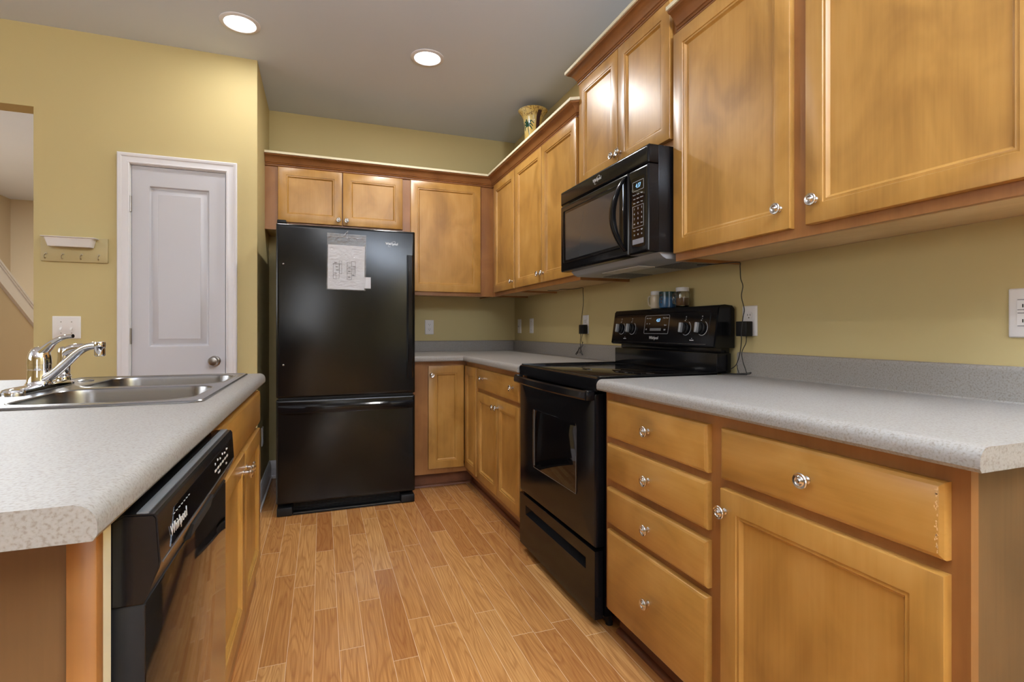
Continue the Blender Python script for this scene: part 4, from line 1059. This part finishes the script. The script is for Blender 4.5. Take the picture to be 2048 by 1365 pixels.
outlet(FR, -1.558, 1.126, -XR, 'white duplex outlet right of the range holding a black adapter')
# double-gang device plate at the right edge
t = outlet(FR, -0.694, 1.131, -XR, 'wide white double plate with a rectangular device at the right end of the wall', w_=0.118, kind='none2')
t.name = 'outlet'; t['category'] = 'outlet'
bm = NB(); 
for a in (-0.718, -0.670):
    fbox(bm, FR, a-.0165, 1.098, a+.0165, 1.164, -XR+.0058, -XR+.0075, mi=0)
    for z in (1.148, 1.112):
        for aa in (-.0055, .0045): fbox(bm, FR, a+aa-.0012, z-.004, a+aa+.0012, z+.004, -XR+.0074, -XR+.0079, mi=1)
    for z in (1.1625, 1.1385, 1.1305, 1.1): fbox(bm, FR, a-.0155, z-.0006, a+.0155, z+.0006, -XR+.0074, -XR+.0079, mi=1)
obj('receptacle', bm, [M_white, M_slot], t, smooth=False)
outlet(FB, -1.283, 1.104, -YA, 'white double toggle switch plate on the wall left of the pantry door', 0.124, 0.121, 'toggle2', 'white switch covers')
FS = Fr((0, 1, 0), (0, 0, 1), (1, 0, 0))
outlet(FS, 3.690, 0.400, XA, 'white outlet low on the side wall, behind the island')

# adapters with cords
def adapter(y, z, pts1, pts2, label):
    t = thing('power_adapter', label, 'power adapter', (XR-.03, y, z))
    bm = NB(); rbox(bm, (XR-.045, y-.027, z-.029), (XR-.0125, y+.027, z+.029), .003)
    box(bm, (XR-.0125, y-.010, z+.004), (XR-.0080, y-.004, z+.010)); box(bm, (XR-.0125, y+.004, z+.004), (XR-.0080, y+.010, z+.010))
    obj('transformer', bm, M_blkmat, t)
    bm = NB(); tube(bm, pts1, .0018, 6); 
    for p in pts2: tube(bm, p, .0016, 6)
    o = obj('cord', bm, M_cord, t)
    return t
X_ = XR-.05
adapter(2.872, 1.095, [(1.40, 3.10, 1.352), (1.44, 3.06, 1.349), (1.45, 2.99, 1.352), (1.49, 2.93, 1.350), (1.51, 2.88, 1.352), (1.519, 2.835, 1.352), (X_, 2.833, 1.335), (X_, 2.828, 1.26), (X_, 2.842, 1.20), (X_, 2.858, 1.13), (X_, 2.862, 1.06), (X_, 2.868, 1.00), (X_+.008, 2.875, .960), (X_+.01, 2.90, .945)],
        [[(X_+.02, 2.875, 1.066), (X_+.01, 2.872, 1.03), (X_+.005, 2.850, 1.010), (X_, 2.835, 1.015), (X_, 2.86, .985), (X_-.004, 2.90, .955), (X_-.004, 2.925, .938), (X_, 2.90, .945), (X_, 2.86, .975), (X_+.004, 2.838, 1.00)],
         [(X_, 2.880, .985), (X_, 2.90, .960), (X_+.006, 2.935, .932), (X_+.006, 2.915, .950), (X_, 2.87, .98), (X_, 2.850, .952), (X_, 2.838, .938), (X_+.005, 2.852, .935), (X_, 2.872, .955)]],
        'black wall adapter and dangling looped cord left of the range')
adapter(1.560, 1.095, [(1.40, 1.66, 1.349), (1.43, 1.60, 1.346), (1.47, 1.585, 1.350), (1.515, 1.560, 1.352), (X_, 1.559, 1.335), (X_, 1.556, 1.29), (X_, 1.545, 1.26), (X_, 1.552, 1.22), (X_, 1.538, 1.17), (X_-.004, 1.540, 1.14), (X_-.008, 1.545, 1.08), (X_-.004, 1.548, 1.05), (X_, 1.560, 1.00), (X_-.004, 1.575, .955), (X_-.01, 1.60, .935)],
        [[(X_+.02, 1.548, 1.066), (X_+.01, 1.540, 1.04), (X_, 1.550, 1.005), (X_, 1.545, .97), (X_, 1.53, .935), (X_-.01, 1.515, .921)],
         [(X_-.01, 1.515, .921), (X_-.03, 1.55, .920), (X_-.05, 1.60, .919), (X_-.03, 1.56, .922), (X_-.01, 1.51, .923), (X_, 1.505, .930), (X_-.01, 1.52, .926), (X_-.04, 1.57, .920)],
         [(X_, 1.575, .955), (X_-.004, 1.568, .940), (X_-.01, 1.555, .925)]],
        'black wall adapter with a cord bundled on the counter right of the range')

# ------------------------------------------------------------------ things on the range guard
def jar(x, y, z, r, h, body_mat, label, lid_mat, glass_body=False, handle=True, fill=None):
    t = thing('mason_jar_mug', label, 'jar', (x, y, z))
    bm = NB()
    pr3 = [(r*.80, 0), (r*.92, .002), (r, .008), (r, h*.72), (r*.96, h*.80), (r*.86, h*.86), (r*.86, h)]
    if glass_body: pr3 += [(r*.80, h), (r*.80, h*.86), (r*.90, h*.78), (r*.93, h*.7), (r*.93, .012), (r*.85, .007), (0, .006)]
    lathe(bm, (x, y, z), (0, 0, 1), pr3, 28, cap=not glass_body)
    if glass_body: bm.faces.new([v for v in bm.verts[:28]][::-1])
    jb = obj('jar_body', bm, body_mat, t)
    if handle:
        bm = NB(); tube(bm, [(x-.008, y+r*.93, z+h*.78), (x-.010, y+r+.018, z+h*.76), (x-.010, y+r+.022, z+h*.5), (x-.010, y+r+.016, z+h*.25), (x-.008, y+r*.95, z+h*.18)], .0045, 8); obj('handle', bm, body_mat, t)
    bm = NB(); lathe(bm, (x, y, z+h-.012), (0, 0, 1), [(r*.90, 0), (r*.93, .002), (r*.93, .016), (r*.88, .0185), (0, .0185)], 28); obj('lid', bm, lid_mat, t)
    if fill:
        bm = NB(); lathe(bm, (x, y, z+.007), (0, 0, 1), [(r*.84, 0), (r*.91, .004), (r*.91, h*.42), (0, h*.44)], 24); obj('spice_filling', bm, fill, t)
    return t
ZG = 1.1935
M_cream2 = plain('cream glazed ceramic', srgb(206, 196, 174), .25)
M_spice = plain('brown ground spice', srgb(120, 90, 62), .9, bump=(200, .4))
jar(1.525, 2.095, ZG, .030, .078, M_cream2, 'cream jar mug with a white lid on the range back, leftmost of the three', M_white)
jar(1.525, 1.905, ZG, .031, .082, M_glass, 'clear glass jar mug with a white lid on the range back, rightmost of the three', M_white, True, True, M_spice)
def mugmat():
    m, nt, b = newmat('blue green glaze')
    pos = node(nt, 'ShaderNodeNewGeometry').outputs['Position']
    sep = node(nt, 'ShaderNodeSeparateXYZ'); nt.links.new(pos, sep.inputs[0])
    n = node(nt, 'ShaderNodeTexNoise'); n.inputs['Scale'].default_value = 40; nt.links.new(pos, n.inputs['Vector'])
    f = math_n(nt, 'ADD', sep.outputs[2], math_n(nt, 'MULTIPLY', n.outputs['Fac'], .01))
    f = math_n(nt, 'MULTIPLY', math_n(nt, 'SUBTRACT', f, ZG), 12)
    nt.links.new(ramp(nt, f, [(0.0, srgb(48, 96, 140)), (1.0, srgb(30, 62, 66)), (0.55, srgb(44, 92, 132)), (0.72, srgb(34, 66, 72))]), b.inputs['Base Color'])
    b.inputs['Roughness'].default_value = .2
    return m
t = thing('mug', 'blue and green glazed mug between the two jars on the range back', 'mug', (1.522, 2.005, ZG))
bm = NB(); lathe(bm, (1.522, 2.005, ZG), (0, 0, 1), [(.036, 0), (.040, .003), (.0415, .02), (.040, .05), (.041, .074), (.039, .075), (.037, .073), (.036, .02), (.03, .006), (0, .006)], 32); obj('mug_body', bm, mugmat(), t)
bm = NB()
for z, r in ((.060, .0045), (.040, .005), (.026, .004)):
    lathe(bm, (1.522-.0405, 2.000, ZG+z), (-1, 0, -.0), [(r, 0), (r, .0012), (r*.5, .0016), (r*.5, .0008), (0, .0008)], 14)
obj('applied_motif', bm, plain('brown relief', srgb(92, 72, 66), .4), t)

# ------------------------------------------------------------------ vase on the cabinets
def vasemat():
    m, nt, b = newmat('painted vase glaze')
    tc = node(nt, 'ShaderNodeTexCoord').outputs['Object']
    sep = node(nt, 'ShaderNodeSeparateXYZ'); nt.links.new(tc, sep.inputs[0])
    n = node(nt, 'ShaderNodeTexNoise'); n.inputs['Scale'].default_value = 14; nt.links.new(tc, n.inputs['Vector'])
    c = ramp(nt, n.outputs['Fac'], [(.35, srgb(222, 186, 96)), (.65, srgb(232, 212, 150))])
    n2 = node(nt, 'ShaderNodeTexNoise'); n2.inputs['Scale'].default_value = 95; nt.links.new(tc, n2.inputs['Vector'])
    top = math_n(nt, 'GREATER_THAN', sep.outputs[2], .165)
    sp = math_n(nt, 'MULTIPLY', math_n(nt, 'GREATER_THAN', n2.outputs['Fac'], .55), top)
    c = mix(nt, math_n(nt, 'MULTIPLY', sp, .65), c, srgb(110, 66, 48))
    nt.links.new(c, b.inputs['Base Color']); b.inputs['Roughness'].default_value = .12; b.inputs['Coat Weight'].default_value = .5
    return m
VX, VY, VZ = 1.42, 3.40, ZUT+.001
t = thing('vase', 'tall yellow flared vase with painted palm tree, on top of the wall cabinets', 'vase', (VX, VY, VZ))
VH = 0.438
bm = NB()
vp = [(.055, 0), (.070, .004), (.072, .03), (.064, .08), (.060, .16), (.0605, .26), (.063, .33), (.069, .375), (.084, .408), (.102, .428), (.106, .435), (.102, .437), (.082, .416), (.064, .38), (.058, .33), (.055, .26), (.054, .1), (0, .09)]
lathe(bm, (VX, VY, VZ), (0, 0, 1), vp, 48); vo = obj('vase_body', bm, vasemat(), t)
# painted palm and dark streak hug the surface (thin glaze relief)
def vr(z):
    for (r0, h0), (r1, h1) in zip(vp[:9], vp[1:10]):
        if h0 <= z <= h1: return r0+(r1-r0)*(z-h0)/(h1-h0)
    return .06
def onv(th, z, e=.0006): r = vr(z)+e; return Vector((VX+r*math.cos(th), VY+r*math.sin(th), VZ+z))
def vstroke(bm, pts, w0, w1):
    n = len(pts); L_, R_ = [], []
    for i, (th, z) in enumerate(pts):
        a = pts[max(i-1, 0)]; b = pts[min(i+1, n-1)]; rr = vr(z)
        dx, dz = (b[0]-a[0])*rr, b[1]-a[1]; l = math.hypot(dx, dz) or 1; w = (w0+(w1-w0)*i/(n-1))/2
        nx, nz = -dz/l*w, dx/l*w
        L_.append((th+nx/rr, z+nz)); R_.append((th-nx/rr, z-nz))
    mx = lambda p, q, t: (p[0]*(1-t)+q[0]*t, p[1]*(1-t)+q[1]*t)
    for i in range(n-1):                              # short facets so that the stroke follows the round body
        for s in range(6):
            for c in range(5):
                l0, l1 = mx(L_[i], L_[i+1], s/6), mx(L_[i], L_[i+1], (s+1)/6)
                r0, r1 = mx(R_[i], R_[i+1], s/6), mx(R_[i], R_[i+1], (s+1)/6)
                q = [mx(l0, r0, c/5), mx(l1, r1, c/5), mx(l1, r1, (c+1)/5), mx(l0, r0, (c+1)/5)]
                loft(bm, [[onv(*p, -.001) for p in q], [onv(*p, .0012) for p in q]])
vdir = math.atan2(-VY, -VX)                         # towards the room
bm = NB(); c0 = (vdir-.62, .315)
vstroke(bm, [(c0[0]+.25, .235), (c0[0]+.12, .275), c0], .006, .004)
for ax_, az in ((.035, .03), (.03, .005), (.018, .042), (-.012, .045), (-.03, .030), (-.034, .004), (.026, -.018), (-.024, -.018)):
    vstroke(bm, [c0, (c0[0]+ax_*.8/vr(.31), c0[1]+az*.8+.008), (c0[0]+ax_*1.3/vr(.31), c0[1]+az*.9-.014)], .013, .005)
obj('palm_motif', bm, plain('green palm glaze', srgb(32, 72, 56), .2), vo)
bm = NB(); vstroke(bm, [(vdir+.62, .415), (vdir+.60, .38), (vdir+.58, .33), (vdir+.54, .28), (vdir+.54, .262)], .032, .022)
obj('purple_motif', bm, plain('dark purple glaze', srgb(70, 38, 46), .15), vo)

# ------------------------------------------------------------------ hook board and tray
t = thing('hook_board', 'khaki painted board with four hooks left of the pantry door', 'hook rack', (-1.245, YA, 1.455))
bm = NB(); rbox(bm, (-1.391, YA-.012, 1.456), (-1.097, YA-.0003, 1.590), .003); obj('board', bm, M_rack, t)
for x in (-1.368, -1.295, -1.214, -1.136):
    bm = NB(); y = YA-.012
    lathe(bm, (x, y, 1.497), (0, -1, 0), [(.006, 0), (.006, .002), (.003, .003), (0, .003)], 12)
    tube(bm, [(x, y-.002, 1.495), (x, y-.014, 1.489), (x, y-.020, 1.478), (x, y-.012, 1.470), (x, y-.004, 1.474)], .0022, 8)
    obj('hook', bm, M_brass, t)
t = thing('tray', 'white plastic trough tray mounted on the khaki hook board', 'tray', (-1.26, YA-.05, 1.532))
bm = NB()
a0, a1, d0, d1 = -1.360, -1.146, -YA+.013, -YA+.065
FTr = Fr((1, 0, 0), (0, -1, 0), (0, 0, 1))
def rr_(i, z, r): return [(a, -b, z) for a, b in rrect(a0-i, d0-(i if i < 0 else 0), a1+i, d1+i, r, 4)]
rings = [[(a, -b, 1.533) for a, b in rrect(a0+.012, d0, a1-.012, d1-.012, .008, 4)], [(a, -b, 1.578) for a, b in rrect(a0, d0, a1, d1, .010, 4)],
         [(a, -b, 1.580) for a, b in rrect(a0-.012, d0-.0, a1+.012, d1+.010, .012, 4)], [(a, -b, 1.583) for a, b in rrect(a0-.012, d0-.0, a1+.012, d1+.010, .012, 4)],
         [(a, -b, 1.582) for a, b in rrect(a0+.003, d0+.003, a1-.003, d1-.003, .008, 4)], [(a, -b, 1.537) for a, b in rrect(a0+.015, d0+.004, a1-.015, d1-.015, .006, 4)]]
loft(bm, rings); obj('trough', bm, M_white, t)
